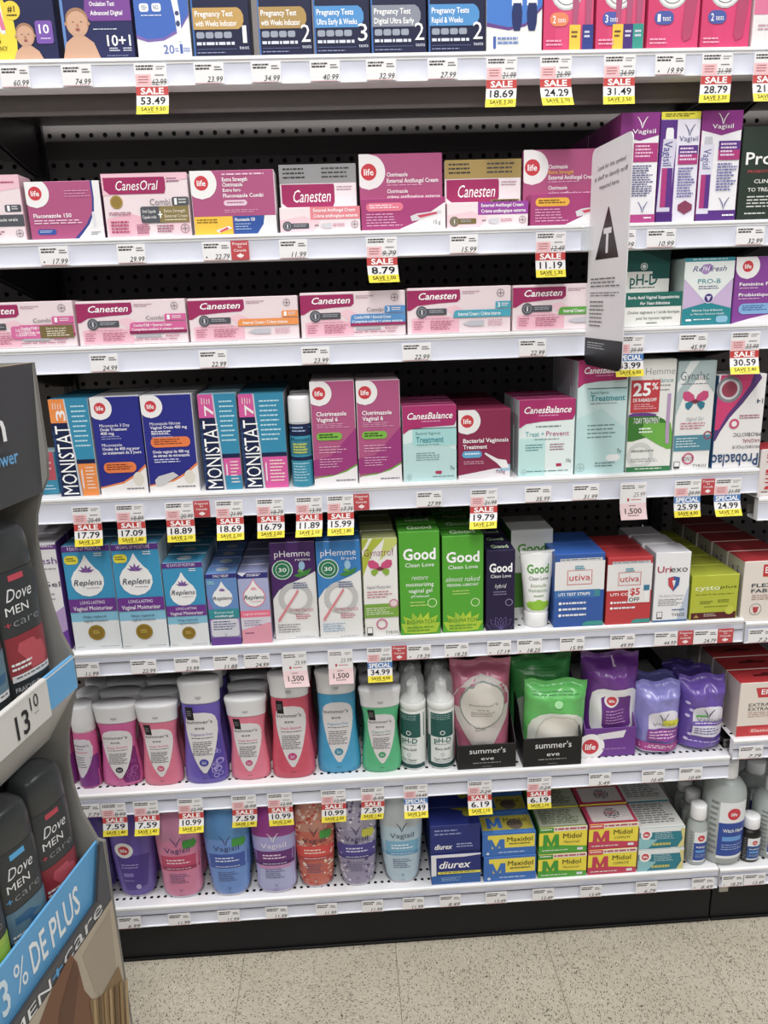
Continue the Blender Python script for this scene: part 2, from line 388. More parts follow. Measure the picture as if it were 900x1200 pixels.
for i, (x0, x1, lb) in enumerate(((.0015, 1.2185, 'black steel kick plate under the bottom shelf of the middle bay'), (1.2215, 2.0, 'black steel kick plate under the right bay by the seam'), (-.6, -.0015, 'black steel kick plate at the left behind the floor display'))):
    o = empty('kick_plate', ((x0+x1)/2, .02, 0)); tag(o, lb, 'kick plate', 'black kick plates'); w_ = (x1-x0)/2
    mb = MB(); mb.cbox(-w_, 0, 0, w_, .015, .093 if i != 1 else .0945, '17161A'); mb.build('plate', 'black', o)
    mb = MB(); mb.cbox(-w_, -.004, 0, w_, 0, .006, '0C0C0E'); mb.build('base_trim', 'black', o)
    if i == 1:
        mb = MB(); mb.cbox(-w_+.012, -.003, .066, -w_+.03, 0, .082, 'B8B4A8'); mb.build('clip', 'plastic', o)

# ------------------------------------------------------------------ price tags
ORD = ['first', 'second', 'third', 'fourth', 'fifth', 'sixth', 'seventh', 'eighth', 'ninth', 'tenth', 'eleventh', 'twelfth', 'thirteenth', 'fourteenth', 'fifteenth', 'sixteenth']
TAGS = [  # shelf, left px, width px, kind, price, saving/old
(0,0,34,'n','60.99'),(0,72,35,'n','74.99'),(0,157,38,'S','53.49','9.50','62.99'),(0,227,35,'n','23.99'),(0,294,35,'n','34.99'),(0,363,35,'n','40.99'),(0,429,35,'n','32.99'),(0,501,35,'n','27.99'),
(0,570,36,'S','18.69','3.30','21.99'),(0,633,37,'S','24.29','2.70','26.99'),(0,708,37,'S','31.49','3.50','34.99'),(0,768,35,'n','19.99'),(0,823,36,'S','28.79','3.20','31.99'),(0,884,36,'S','21.59','2.40','23.99'),
(1,46,34,'n','17.99'),(1,137,33,'n','29.99'),(1,237,33,'n','22.79'),(1,270.5,21,'C',''),(1,327,33,'n','11.99'),(1,429,36,'S','8.79','1.00','9.79'),(1,527,33,'n','15.99'),(1,628,35,'S','11.19','1.30','12.49'),(1,710,35,'n','11.99'),(1,758,34,'n','10.99'),(1,863,33,'n','32.99'),
(2,105,33,'n','24.99'),(2,233,33,'n','22.99'),(2,353,33,'n','23.99'),(2,471,34,'n','22.99'),(2,608,32,'n','22.99'),(2,722,33,'P','33.99','6.00','39.99'),(2,796,33,'n','45.99'),(2,857,34,'S','30.59','3.40','33.99'),
(3,84,33,'S','17.79','2.20','20.49'),(3,135,33,'S','17.09','1.80','18.89'),(3,193,33,'S','18.89','2.10','20.99'),(3,226.5,19,'C',''),(3,252,32,'S','18.69','2.30','21.99'),(3,300,32,'S','16.79','2.00','18.79'),(3,346,31,'S','11.89','2.10','13.99'),(3,383,31,'S','15.99','1.80','17.79'),(3,414,18.5,'C',''),
(3,488,30,'n','27.99'),(3,551,32,'S','19.79','2.20','21.99'),(3,615,31,'n','35.99'),(3,671,31,'n','31.99'),(3,727,31,'M','25.99'),(3,791,31,'P','25.99','4.00','29.99'),(3,822,16,'C',''),(3,838,31,'P','24.99','7.00','31.99'),
(4,87,29,'n','11.99'),(4,153,30,'n','22.99'),(4,204,30,'n','23.99'),(4,250,29,'n','11.88'),(4,286,30,'n','24.99'),(4,330,29,'M','25.99'),(4,384,29,'M','25.99'),(4,430,29,'P','34.99','4.00','38.99'),(4,459,17.5,'C',''),(4,477,28,'n','19.39'),(4,521,28,'n','18.25'),(4,571,28,'n','17.19'),(4,606,29,'n','18.25'),(4,656,29,'n','15.99'),(4,715,29,'n','49.99'),(4,767,27,'n','44.99'),(4,794.5,18,'C',''),(4,813,28,'n','24.79'),(4,841,18.5,'C',''),(4,877,29,'n','7.29'),
(5,91,26,'n','7.79'),(5,118,29,'S','7.59','1.40','8.99'),(5,156,29,'S','7.59','1.40','8.99'),(5,208,29,'S','10.99','2.00','12.99'),(5,271,29,'S','7.59','1.40','8.99'),(5,313,29,'S','10.99','2.00','12.99'),(5,376,29,'S','10.99','2.00','12.99'),(5,423,27,'S','7.59','1.40','8.99'),(5,473,28,'P','12.49','2.00','14.49'),(5,548,28,'S','6.19','1.10','7.29'),(5,618,28,'S','6.19','1.10','7.29'),(5,690,26,'n','5.49'),(5,752,27,'n','10.49'),(5,796,27,'n','10.49'),(5,866,28,'n','7.79'),
(6,138,27,'n','6.99'),(6,197,26,'n','11.99'),(6,255,26,'n','11.99'),(6,311,26,'n','11.99'),(6,370,25,'n','11.99'),(6,424,25,'n','11.99'),(6,472,25,'n','11.99'),(6,515,25,'n','8.49'),(6,569,25,'n','13.49'),(6,624,25,'n','13.49'),(6,680,25,'n','13.49'),(6,745,25,'n','6.79'),(6,811,26,'n','8.49'),(6,846,25,'n','18.39'),(6,872,25,'n','13.49')]
KN = {'n': ('price_tag', 'white price tag'), 'S': ('sale_tag', 'red and yellow sale tag'), 'P': ('special_tag', 'blue and yellow special tag'), 'M': ('points_tag', 'white and pink points tag'), 'C': ('origin_tag', 'red maple leaf tag')}
GRP = {'n': 'plain price tags', 'S': 'sale tags hanging from the channels', 'P': 'special tags hanging from the channels', 'M': 'points tags', 'C': 'red maple leaf tags'}
LEAF = [(0,-1),(.2,-.6),(.45,-.72),(.38,-.25),(.68,-.5),(.75,-.3),(1,-.32),(.88,0),(.98,.12),(.5,.45),(.55,.62),(.08,.55),(.06,1),(-.06,1),(-.08,.55),(-.55,.62),(-.5,.45),(-.98,.12),(-.88,0),(-1,-.32),(-.75,-.3),(-.68,-.5),(-.38,-.25),(-.45,-.72),(-.2,-.6)]
def make_tag(row, px, wpx, kind, price, save='', old=''):
    right = x_at(px+2, 0, ZB[row]) > 1.2205
    zb = (ZRB if right else ZB)[row]; y = -.0032 if kind in 'nC' else -.0042
    x0 = x_at(px, y, zb+.02); x1 = x_at(px+wpx, y, zb+.02); w_ = x1-x0
    top = zb+(.0275 if kind != 'C' else .0277)
    hgt = {'n': .0262, 'C': .0265, 'S': .0640, 'P': .0620, 'M': .0620}[kind]
    o = empty(KN[kind][0], ((x0+x1)/2, y, top)); hw = w_/2
    bd = MB(); base = 'F1EFF0' if kind != 'C' else 'C23A42'
    if kind in 'SPM':      # a hanging slip: upper part flat in the channel, lower part leaning forward a little
        lean = random.uniform(.002, .010); sw = random.uniform(-.0035, .0035)
        zs = [0, -.027, -hgt*.7, -hgt]; ys = [0, 0, -lean*.35, -lean]
        def S(u, v, o_):
            z = -v*hgt; k = max(0, (v*hgt-.027)/(hgt-.027)); return (-hw+2*hw*u+sw*k*k, -lean*k*k*.999-o_, z)
        S.seg = 1; S.asp = w_/hgt
        rows = [0, .2, .42, .55, .68, .84, 1]
        bd.grid([[S(0, v, 0), S(1, v, 0)] for v in reversed(rows)], base, smooth=False)
        bd.grid([[S(1, v, -.0004), S(0, v, -.0004)] for v in reversed(rows)], base, smooth=False)
        for u in (0, 1): bd.grid([[S(u, v, 0 if u else -.0004), S(u, v, -.0004 if u else 0)] for v in reversed(rows)], base, smooth=False)
    else:
        S = Flat(-hw, hw, -hgt, 0, -.0004); bd.box(-hw, -.0004, -hgt, hw, 0, 0, base)
    bd.build('slip', 'paper', o)
    class SS:
        seg = 1; asp = w_/hgt
        def __call__(s, u, v, o_): return S(u, v, o_)
    A = Art(SS(), .00004)
    def multi(v0, v1, c, u0=0, u1=1):
        A.s([(v0+(v1-v0)*i/3, u0, u1) for i in range(4)], c)
    k = '3A3838'; dots = (row+int(px)) % 3
    if kind == 'C':
        A.t(.1, .08, .9, .22, 'Prepared', 'F5E8E8', 'b'); A.t(.4, .27, .6, .37, 'in', 'F5E8E8', 'b'); A.t(.15, .43, .85, .56, 'Canada', 'F5E8E8', 'b')
        A.part('maple_leaf'); A.p([(.5+.2*a, .78+.15*b) for a, b in LEAF], 'F7EFEF'); A.part(None)
    elif kind == 'n':
        A.m(.06, .12, .62, .40, 2, '3A3636', .55); A.m(.68, .2, .96, .44, 2, '5A5454', .45)
        A.t(.42, .66, .95, .93, price, '1E1C1E', 'i'); A.r(.02, .965, .9, .99, 'D98A8C')
        if px in (46, 237, 811, 846, 521, 571, 606, 477, 768): A.c(.13, .82, .045, '3A3838', n=10)
    elif kind == 'M':
        A.m(.08, .08, .6, .2, 2, '55504F', .45); A.m(.68, .1, .94, .19, 2, '77706F', .35); A.t(.5, .27, .96, .39, price, '2E2C2E', 'il')
        A.r(.28, .43, .36, .51, 'C23A42'); A.m(.42, .46, .8, .5, 1, 'C23A42'); multi(.56, 1, 'F1D3D6')
        A.m(.35, .62, .6, .66, 1, k); A.t(.18, .7, .82, .84, '1,500', k, 'b'); A.m(.3, .88, .7, .92, 1, k)
    else:
        A.m(.06, .04, .6, .15, 2, '3A3636', .55); A.m(.68, .06, .96, .15, 2, '77706F', .35)
        A.r(.02, .21, .5, .44, 'F3C3C8'); A.m(.1, .25, .44, .41, 3, 'B0504F', .35)
        A.m(.62, .22, .9, .26, 1, '77706F'); A.t(.52, .30, .97, .42, old, '5A5454', 'i'); A.r(.5, .36, .97, .375, '77706F')
        multi(.45, .62, 'C4302E' if kind == 'S' else '3F79BC'); A.t(.14 if kind == 'S' else .06, .475, .86 if kind == 'S' else .94, .595, 'SALE' if kind == 'S' else 'SPECIAL', 'FFFFFF', 'x')
        A.t(.13, .655, .9, .80, price, '161418', 'b')
        multi(.83, 1, 'F7E51C'); A.t(.14, .855, .9, .935, 'SAVE '+save, '3A340A', 'b'); A.m(.3, .95, .7, .98, 1, '8A7E12')
    A.build(o)
    return o, row, kind, price, px, right
_made = [make_tag(*t) for t in TAGS]
for o, row, kind, price, px, right in _made:
    every = sorted(t[4] for t in _made if t[1] == row and t[5] == right); k = every.index(px)
    n_ = len(every); place_ = f'{ORD[k]} tag from the left' if k < 9 or n_-k > 9 else (f'{ORD[n_-k-1]} tag from the right' if k < n_-1 else 'last tag at the right')
    if n_ == 1: place_ = 'the only tag'
    bay = 'right bay ' if right else ''
    lb = f'{KN[kind][1]}{" reading "+price if kind != "C" else ""}, {place_}, {WORD[row]} {bay}shelf'
    tag(o, lb, 'price tag', GRP[kind])

# ------------------------------------------------------------------ product framework
YLIM = [None]*7
def place(row, xl, xr, yb, yt, Y=None, deck=None, back=0):
    """photo columns/rows of the front face -> X centre, Y of the face, width, height"""
    zd = deck if deck is not None else ZD[row]
    if Y is None:
        Y = .012 if yb is None else hit_z((xl+xr)/2, yb, zd)[1]
        Y = max(.005, Y)
    x0, x1 = x_at(xl, Y, zd), x_at(xr, Y, zd)
    zt = z_at(yt, (x0+x1)/2, Y+back)
    return x0, x1, Y, zd, zt
ALL = []
def behind(o, n, step, short, noun, group, skip=('lettering', 'printed_panel', 'round_badge'), dx=0, jx=.0015):
    for k in range(n):
        c = copy_tree(o, None, skip); c.location.y += step*(k+1); c.location.x += dx*(k+1)+random.uniform(-jx, jx)
        tag(c, f'{ORD[k]} {noun} behind the {short}', None, group)
def carton(row, xl, xr, yb, yt, depth, art, cols, short, n=0, Y=None, deck=None, mat='card', topart=None, sideart=None, gap=.0015, dx=0, name='carton', cat='box', tilt=0, group=None, post=None, noback=False, shrink=.0006, step=None, jx=.0008):
    x0, x1, Y, z0, z1 = place(row, xl, xr, yb, yt, Y, deck); w_ = x1-x0-2*shrink; h = z1-z0
    o = empty(name, ((x0+x1)/2, Y, z0+.0002)); f, t, s = (cols+[None]*3)[:3] if isinstance(cols, list) else (cols, None, None)
    mb = MB(); mb.cbox(-w_/2, 0, 0, w_/2, depth, h, s or f, front=f, top=t or f, side=s or f); mb.build('box_body', mat, o)
    fl = MB(); fl.box(-w_/2+.002, depth*.06, h, w_/2-.002, depth-.002, h+.0004, t or f); fl.build('closure_flap', mat, o)
    A = Art(Flat(-w_/2, w_/2, 0, h, 0))
    if art: art(A); A.build(o, 'ink')
    if topart:
        B = Art(Quad((-w_/2+.002, depth-.002, h+.0004), (w_-.004, 0, 0), (0, -(depth*.94-.002), 0))); topart(B)
        for nm, m_ in list(B.parts.items()):
            m_.build('top_print', 'ink', o)
    if sideart:
        B = Art(Quad((-w_/2, depth-.001, h), (0, -(depth-.002), 0), (0, 0, -h))); sideart(B)
        for nm, m_ in list(B.parts.items()): m_.build('side_print', 'ink', o)
    o.rotation_euler.z = math.radians(tilt)
    g = group or (short[:40] if n else None)
    tag(o, short if n == 0 else short, cat, None)
    if n: o['group'] = 'row of ' + ' '.join(short.split()[:6]); behind(o, n, step or depth+gap, short, 'box', o['group'], dx=dx, jx=jx)
    return o
def sheet_on(o, name, x0, x1, z0, z1, y, mat, col):   # upright backing card
    pass

# ================================================================== TOP SHELF (pregnancy and ovulation tests)
NAVY = '14193F'
def baby(A, u, v, s, skin='D2A588'):
    A.part('baby_picture'); a = A.S.asp
    A.p([(u-s*.75/a, 1), (u-s*.55/a, v+s*.75), (u-.2*s/a, v+s*.5), (u+.25*s/a, v+s*.5), (u+s*.6/a, v+s*.75), (u+s*.85/a, 1)], skin)
    A.c(u, v, s*.47, skin, ry=s*.55); A.c(u, v-s*.12, s*.465, 'A87C5E', ry=s*.43); A.c(u, v+s*.02, s*.43, skin, ry=s*.44)
    for d in (-1, 1): A.c(u+d*.17*s/a, v-.02*s, s*.04, '5A3A30', ry=s*.02); A.c(u+d*.46*s/a, v+.05*s, s*.07, 'BE9070')
    A.c(u, v+.26*s, s*.09, 'A0524C', ry=s*.05); A.c(u, v+.1*s, s*.05, 'B98262'); A.part(None)
def preg(num, unit, pill, pcol, lines, big=None, tcol='FFFFFF'):
    def f(A):
        A.s([(0, 0, .03), (1, 0, .03)], '2A67B0')
        if big:
            for k, b in enumerate(big): A.t(.06, .36+.115*k, .1+.085*len(b), .43+.115*k, b, 'BFD4F2', '')
        A.s([(.60, .02, .80), (.62, .02, .86), (.66, .02, .9), (.71, .02, .9), (.75, .02, .86), (.77, .02, .80)], pcol)
        A.t(.06, .625, .06+.66*min(1, len(pill[0])/14), .67, pill[0], tcol, 'b'); A.t(.06, .70, .06+.72*min(1, len(pill[1])/17), .745, pill[1], tcol, 'b')
        for k in range(4): A.rr(.06+.16*k, .79, .20+.16*k, .84, '9AA2B2', .3)
        A.m(.06, .87, .72, .9, 1, 'D7DBEA', .8); A.r(.06, .925, .75, .928, '6B77A8'); A.m(.06, .95, .55, .965, 1, '8E96BC')
        A.t(.87 if num == '1' else .79, .74, .94 if num == '1' else .96, .88, num, 'FFFFFF', ''); A.t(.8, .90, .97, .93, unit, 'D7DBEA', '')
    return f
def a_ovu(A):
    A.s([(0, 0, .35), (.45, 0, .3), (.6, 0, 0.22)], '2E7FC8'); A.s([(.28, 0, .0), (.40, .0, .2), (.62, 0, .42), (.8, 0, .45), (1, 0, .42)], 'EFD91F')
    A.part('test_stick'); A.s([(.3, .06, .2), (.55, .14, .28), (.78, .24, .3)], 'E9EBEF'); A.s([(.52, .17, .24), (.75, .25, .31)], 'E0709A'); A.part(None)
    A.c(.42, .60, .075, 'F0D21E'); A.t(.37, .565, .47, .61, '#1', '3A2E10', 'b'); A.m(.35, .63, .49, .655, 1, '3A2E10')
    A.rr(.72, .68, .96, .86, '7A4FB0', .12); A.t(.77, .71, .91, .78, '10', 'FFFFFF', 'b'); A.m(.78, .815, .92, .83, 1, 'E9DDF6')
    A.t(.0, .8, .22, .85, 'BONUS', '3A2E10', 'b'); A.t(0, .875, .3, .91, 'PREGNANCY', '3A2E10', ''); A.t(0, .93, .12, .965, 'TEST', '3A2E10', '')
    baby(A, .57, .79, .17); A.rr(.3, .3, .52, .37, 'CDD8EA', .3); A.rr(.6, .3, .82, .37, 'CDD8EA', .3)
def a_ovu2(A):
    A.s([(0, 0, .04), (1, 0, .04)], '5A86C8'); A.t(.06, .34, .7, .42, 'fertile days', '9FC2EF', '')
    A.s([(.50, .42, 1), (.52, .36, 1), (.60, .34, 1), (.66, .36, 1), (.69, .42, 1)], '7B3D98'); A.t(.42, .54, .78, .575, 'Ovulation Test', 'FFFFFF', 'b'); A.t(.42, .61, .88, .645, 'Advanced Digital', 'FFFFFF', 'b')
    A.m(.44, .75, .78, .765, 1, 'D7DBEA'); A.t(.62, .80, .96, .885, '10+1', 'FFFFFF', 'b'); A.m(.64, .9, .8, .935, 2, 'D7DBEA'); A.m(.84, .9, .98, .935, 2, 'D7DBEA'); A.m(.6, .96, .9, .97, 1, '98A0C6')
    baby(A, .22, .70, .21)
def a_stick(A):
    A.s([(0, 0, .8), (.55, .0, 1), (.72, .1, 1), (.78, .5, 1), (.83, .78, 1)], '2F5FB8') if 0 else None
    A.p([(0, 0), (1, 0), (1, .64), (.8, .76), (.5, .83), (.2, .84), (0, .8)], '2F62BC'); A.p([(0, .8), (.2, .84), (.5, .83), (.8, .76), (1, .64), (1, .66), (.8, .785), (.5, .85), (.2, .86), (0, .83)], '7B5FB0')
    A.t(.1, .42, .55, .47, '&', '2F62BC') ; A.m(.1, .45, .6, .5, 2, 'DDE6F6'); A.rr(.1, .56, .27, .625, 'F2F4F8', .3); A.rr(.33, .56, .5, .625, 'F2F4F8', .3); A.t(.13, .575, .24, .61, 'YES+', '5A5F78', ''); A.t(.36, .575, .47, .61, 'NO-', '5A5F78', ''); A.m(.12, .65, .5, .665, 1, 'DDE6F6')
    A.part('test_stick'); A.p([(.62, .3), (.76, .3), (.84, .66), (.84, .86), (.77, .86), (.74, .66)], 'F4F5F8'); A.c(.79, .72, .018, '3A4878', ry=.024); A.c(.785, .64, .018, '3A4878'); A.part(None)
    A.t(.48, .885, .68, .955, '20', '3B5AA8', ''); A.t(.79, .88, .84, .955, '1', '3B5AA8', ''); A.m(.7, .91, .77, .95, 2, '8494C4'); A.m(.86, .91, .98, .95, 2, '8494C4')
def a_twostick(A):
    A.p([(0, 0), (1, 0), (1, .62), (.7, .76), (.4, .79), (0, .75)], '2F74CC'); A.p([(0, .75), (.4, .79), (.7, .76), (1, .62), (1, .645), (.7, .785), (.4, .815), (0, .78)], '6A3F8C')
    A.part('test_stick')
    for u in (.55, .82): A.p([(u-.08, .2), (u+.06, .2), (u+.09, .62), (u-.1, .62)], 'EEF0F4'); A.s([(.6, u-.07, u+.07), (.68, u-.1, u+.09), (.76, u-.09, u+.08), (.82, u-.06, u+.05)], '1E2C66')
    A.part(None); A.t(.12, .86, .17, .96, '1', '3B5AA8', ''); A.m(.2, .87, .62, .94, 2, '6A86C0')
def a_pink99(n, sticks, tcol):
    def f(A):
        A.p([(.0, 0), (1, 0), (1, .45), (.6, .3), (.2, .2), (0, .3)], '7A5BA8'); A.p([(0, .5), (.3, .6), (.2, 1), (0, 1)], 'D42467')
        A.part('seal'); A.c(.45, .52, .145, 'C9C9CC'); A.c(.45, .52, .13, 'EFEFEF'); A.c(.45, .52, .105, '6C6C74'); A.c(.45, .52, .098, 'F0F0F0'); A.t(.34, .48, .58, .56, '99%', '2C2C34', 'b'); A.part(None)
        A.rr(.12, .68, .5, .79, tcol, .5); A.t(.18, .705, .24, .765, n, 'FFFFFF', 'b'); A.t(.28, .715, .44, .76, 'test' if n == '1' else 'tests', 'FFFFFF', '')
        A.part('test_stick')
        for k, (u, c) in enumerate(sticks):
            if len(sticks) == 1: A.p([(u+.02, .2), (u+.28, .2), (u+.22, .5), (u+.02, .5)], 'F0ECEE'); A.p([(u+.0, .5), (u+.24, .5), (u+.13, .9), (u+.0, .93), (u-.05, .88)], 'B83A68')
            else: A.p([(u-.05, .2), (u+.08, .2), (u+.08, .58), (u-.05, .58)], 'F0ECEE'); A.p([(u-.05, .58), (u+.08, .58), (u+.05, .78), (u-.04, .78)], 'B05078'); A.r(u-.1, .78, u+.12, .98, c); A.m(u-.06, .83, u+.08, .9, 2, '5A3A30' if c == 'F2C420' else 'DDDDEE')
        A.part(None); A.m(.05, .9, .45, .96, 2, 'F3A4C0')
    return f
H1 = .155
def row1(xl, xr, yb, art, cols, short, mat='card', H=H1, **k):
    Y = .014; x0, x1 = x_at(xl, Y, ZD[0]), x_at(xr, Y, ZD[0]); yt = proj((x0+x1)/2, Y, ZD[0]+H)[1]
    return carton(0, xl, xr, None, yt, .05, art, cols, short, Y=Y, mat=mat, **k)
row1(-14, 70.5, 0, a_ovu, '1D2350', 'navy box with baby picture, yellow bonus flash and purple 10 badge')
row1(77.5, 159.5, 0, a_ovu2, '20265A', 'navy box with large baby picture reading 10+1')
row1(162.5, 226, 0, a_stick, 'EEF0F5', 'blue and white box with slim test stick reading 20')
row1(228, 295.5, 0, preg('1', 'test', ('Pregnancy Test', 'with Weeks Indicator'), 'C49C52', 0, ('weeks',)), NAVY, 'navy box with gold pill and big white one')
row1(304.5, 368, 0, preg('2', 'tests', ('Pregnancy Test', 'with Weeks Indicator'), 'B08F4E', 0, ('how many', 'weeks')), NAVY, 'navy box reading how many weeks with gold pill')
row1(369, 434.5, 0, preg('3', 'tests', ('Pregnancy Tests', 'Ultra Early & Weeks'), '3F8FD0', 0, ('& weeks',)), NAVY, 'navy box with light blue pill and big white three')
row1(435.5, 500.5, 0, preg('2', 'tests', ('Pregnancy Test', 'Digital Ultra Early'), '8A8F9E', 0, ('early',)), NAVY, 'navy box with grey pill reading early')
row1(502, 568.5, 0, preg('2', 'tests', ('Pregnancy Tests', 'Rapid & Weeks'), '3F8FD0', 0, None), NAVY, 'navy box with light blue pill and big white two')
row1(569.5, 635, 0, a_twostick, 'ECECEC', 'blue and white box with two dark-tipped test sticks')
row1(636, 694.5, 0, a_pink99('2', [(.62, 'F2C420'), (.88, '2A3A8A')], 'E88050'), 'DD2E70', 'pink box with seal and two sticks on yellow and navy tabs', mat='gloss')
row1(697, 754, 0, a_pink99('3', [(.44, 'F2C420'), (.66, '4A2A7A'), (.86, '2E9A8C')], '4A58B0'), 'DD2E70', 'shiny film-wrapped pink box with three coloured stick tabs', mat='gloss')
row1(757, 817.5, 0, a_pink99('1', [(.72, 0)], '4458A8'), 'DD2E70', 'pink box with 99% seal and blue 1 test pill', mat='gloss')
row1(819.5, 877, 0, a_pink99('2', [(.72, 0)], '4458A8'), 'DD2E70', 'pink box with 99% seal and blue 2 tests pill', mat='gloss')
def a_pw(A): A.r(0, 0, 1, .72, 'E0709A'); A.m(.1, .8, .8, .86, 2, 'C9A0B0')
row1(879.5, 940, 0, a_pw, 'ECE8E8', 'pink over white box cut off at the right edge')

# ================================================================== SECOND SHELF
MAG = 'A2165C'; PINKW = 'EFDDE2'; LP = 'B24E80'
def cross(A, u, v, r, c='8A7C86'):
    A.part('cross_emblem'); A.ring(u, v, r, c, .14); rx = r/A.S.asp
    A.r(u-rx*.1, v-r*.7, u+rx*.1, v+r*.7, c); A.r(u-rx*.7, v-r*.1, u+rx*.7, v+r*.1, c); A.part(None)
def key_icon(A, u, v, r, c, bar):
    A.part('number_dial'); A.rr(u, v-r*.55, bar, v+r*.55, c, .2); A.c(u, v, r, c); A.c(u, v, r*.74, '8C8E96'); A.c(u, v, r*.58, c); A.r(u-.12*r/A.S.asp, v-.4*r, u+.12*r/A.S.asp, v+.4*r, 'D8D8DC'); A.m(u+r*1.3/A.S.asp, v-r*.3, bar-.01, v+r*.3, 2, 'AEB0B6'); A.part(None)
def pink_wash(A):
    A.p([(.02, .7), (.3, .62), (.48, .7), (.5, .98), (.02, .98)], 'EFB8C8'); A.p([(.7, .8), (.9, .5), (1, .5), (1, 1), (.8, 1)], 'F0CDD6')
def a_canesoral(A):
    pink_wash(A); A.p([(0, 0), (1, 0), (1, .1), (.7, .16), (.4, .3), (0, .34)], 'F0C0CE')
    A.s([(.06, .02, .73), (.1, .02, .74), (.25, .02, .74), (.32, .08, .72)], MAG); A.t(.16, .11, .66, .26, 'CanesOral', 'FFFFFF', 'i')
    A.m(.76, .08, .92, .16, 2, '9A6A88'); A.part('gold_seal'); A.c(.15, .44, .105, 'A88B3E'); A.c(.15, .44, .08, '967A30'); A.part(None)
    A.t(.54, .40, .78, .50, 'Combi', '7A7478', ''); A.rr(.80, .38, 1, .52, '55575E', .25); A.t(.83, .4, .86, .5, '1', 'FFFFFF', 'b'); A.m(.88, .41, .98, .5, 2, 'DADADA')
    A.rr(.42, .52, .72, .78, '55575E', .15); A.r(.64, .52, .99, .78, '8A7A4A'); A.t(.44, .57, .6, .62, 'Oral Capsule', 'FFFFFF', ''); A.t(.44, .66, .6, .71, 'Capsule orale', 'FFFFFF', ''); A.t(.7, .57, .95, .62, 'Extra Strength', 'EFE8D0', ''); A.t(.7, .65, .97, .7, 'External Cream', 'EFE8D0', ''); A.m(.7, .73, .95, .76, 1, 'EFE8D0')
    A.r(.625, .64, .675, .66, 'FFFFFF'); A.r(.643, .595, .657, .705, 'FFFFFF')
    A.m(.05, .60, .38, .66, 2, 'A05878'); A.m(.06, .74, .28, .95, 4, 'B0386C'); A.m(.36, .80, .52, .96, 5, 'A05878'); A.m(.6, .82, .82, .95, 3, 'A05878'); cross(A, .93, .88, .075)
def a_comboleft(A):
    A.p([(.3, 0), (1, 0), (1, .2), (.3, .3)], 'F0C0CE'); A.m(.7, .1, .92, .15, 1, 'B0386C'); A.rr(.72, .45, .98, .56, '55575E', .2); A.t(.76, .465, .8, .545, '1', 'FFFFFF', 'b'); A.m(.83, .47, .95, .54, 2, 'DADADA')
    A.r(0, .6, 1, .78, '55575E'); A.t(.5, .65, .9, .7, 'Capsule orale', 'FFFFFF', ''); A.m(.1, .66, .4, .72, 1, 'DDDDDD'); cross(A, .9, .89, .06); A.m(.2, .85, .7, .92, 2, 'A05878')
def a_fluc(A):
    A.part('white_swoosh'); A.s([(0, .88, 1), (.3, .885, 1), (.55, .86, 1), (.75, .77, 1), (.9, .66, 1), (1, .58, 1)], '2F3E8E'); A.s([(0, .905, 1), (.3, .91, 1), (.55, .89, 1), (.75, .81, 1), (.9, .71, 1), (1, .64, 1)], 'EFEDEE'); A.part(None)
    corner_halo(A, .13, .2, .25); life(A, .13, .2, .12, 0)
    A.t(.07, .55, .58, .62, 'Fluconazole 150', 'FFFFFF', 'b'); A.m(.07, .66, .75, .75, 2, 'F0C6DC', .45); A.rr(.1, .82, .35, .91, '2450A8', .5); A.m(.13, .84, .32, .885, 2, 'BFD0F0'); A.m(.52, .16, .86, .3, 3, 'E09CC0', .3)
    A.part('capsule'); A.rr(.86, .53, .9, .8, 'E2E2E6', .1); A.part(None); A.m(.82, .88, .95, .95, 2, '9A9AA4')
def a_lifecombi(A):
    A.s([(0, .2, 0.2)], '') if 0 else None
    corner_halo(A, .13, .19, .25); life(A, .13, .19, .115, 0)
    A.m(.38, .05, .88, .08, 1, 'F0C6DC', .8); A.t(.38, .11, .68, .17, 'Extra Strength', 'FFFFFF', 'b'); A.t(.38, .19, .62, .25, 'Clotrimazole', 'FFFFFF', 'b'); A.t(.38, .28, .6, .33, 'Extra fort-', 'FFFFFF', 'b'); A.t(.38, .36, .86, .42, 'Fluconazole Combi', 'FFFFFF', 'b')
    A.rr(.38, .46, .66, .55, 'E9C8DA', .5); A.m(.42, .49, .62, .52, 1, 'A03A78'); A.m(.38, .61, .8, .67, 2, 'E09CC0', .4)
    A.part('colour_block'); A.r(.01, .71, .47, 1, 'F3C21E'); A.r(.48, .71, .9, 1, '1F4E9E'); A.s([(.71, .86, 1), (.85, .84, 1), (1, .76, 1)], 'EDEDEF'); A.part(None)
    A.m(.04, .75, .38, .83, 2, '8A6A10', .4); A.t(.5, .74, .74, .79, 'Fluconazole 150', 'FFFFFF', 'b'); A.m(.5, .83, .72, .95, 3, 'B8CCEA', .3); A.p([(.26, .93), (.42, .86), (.46, .9), (.3, .97)], 'E4E4E8'); A.p([(.3, .94), (.4, .88), (.42, .91), (.32, .96)], 'D04848')
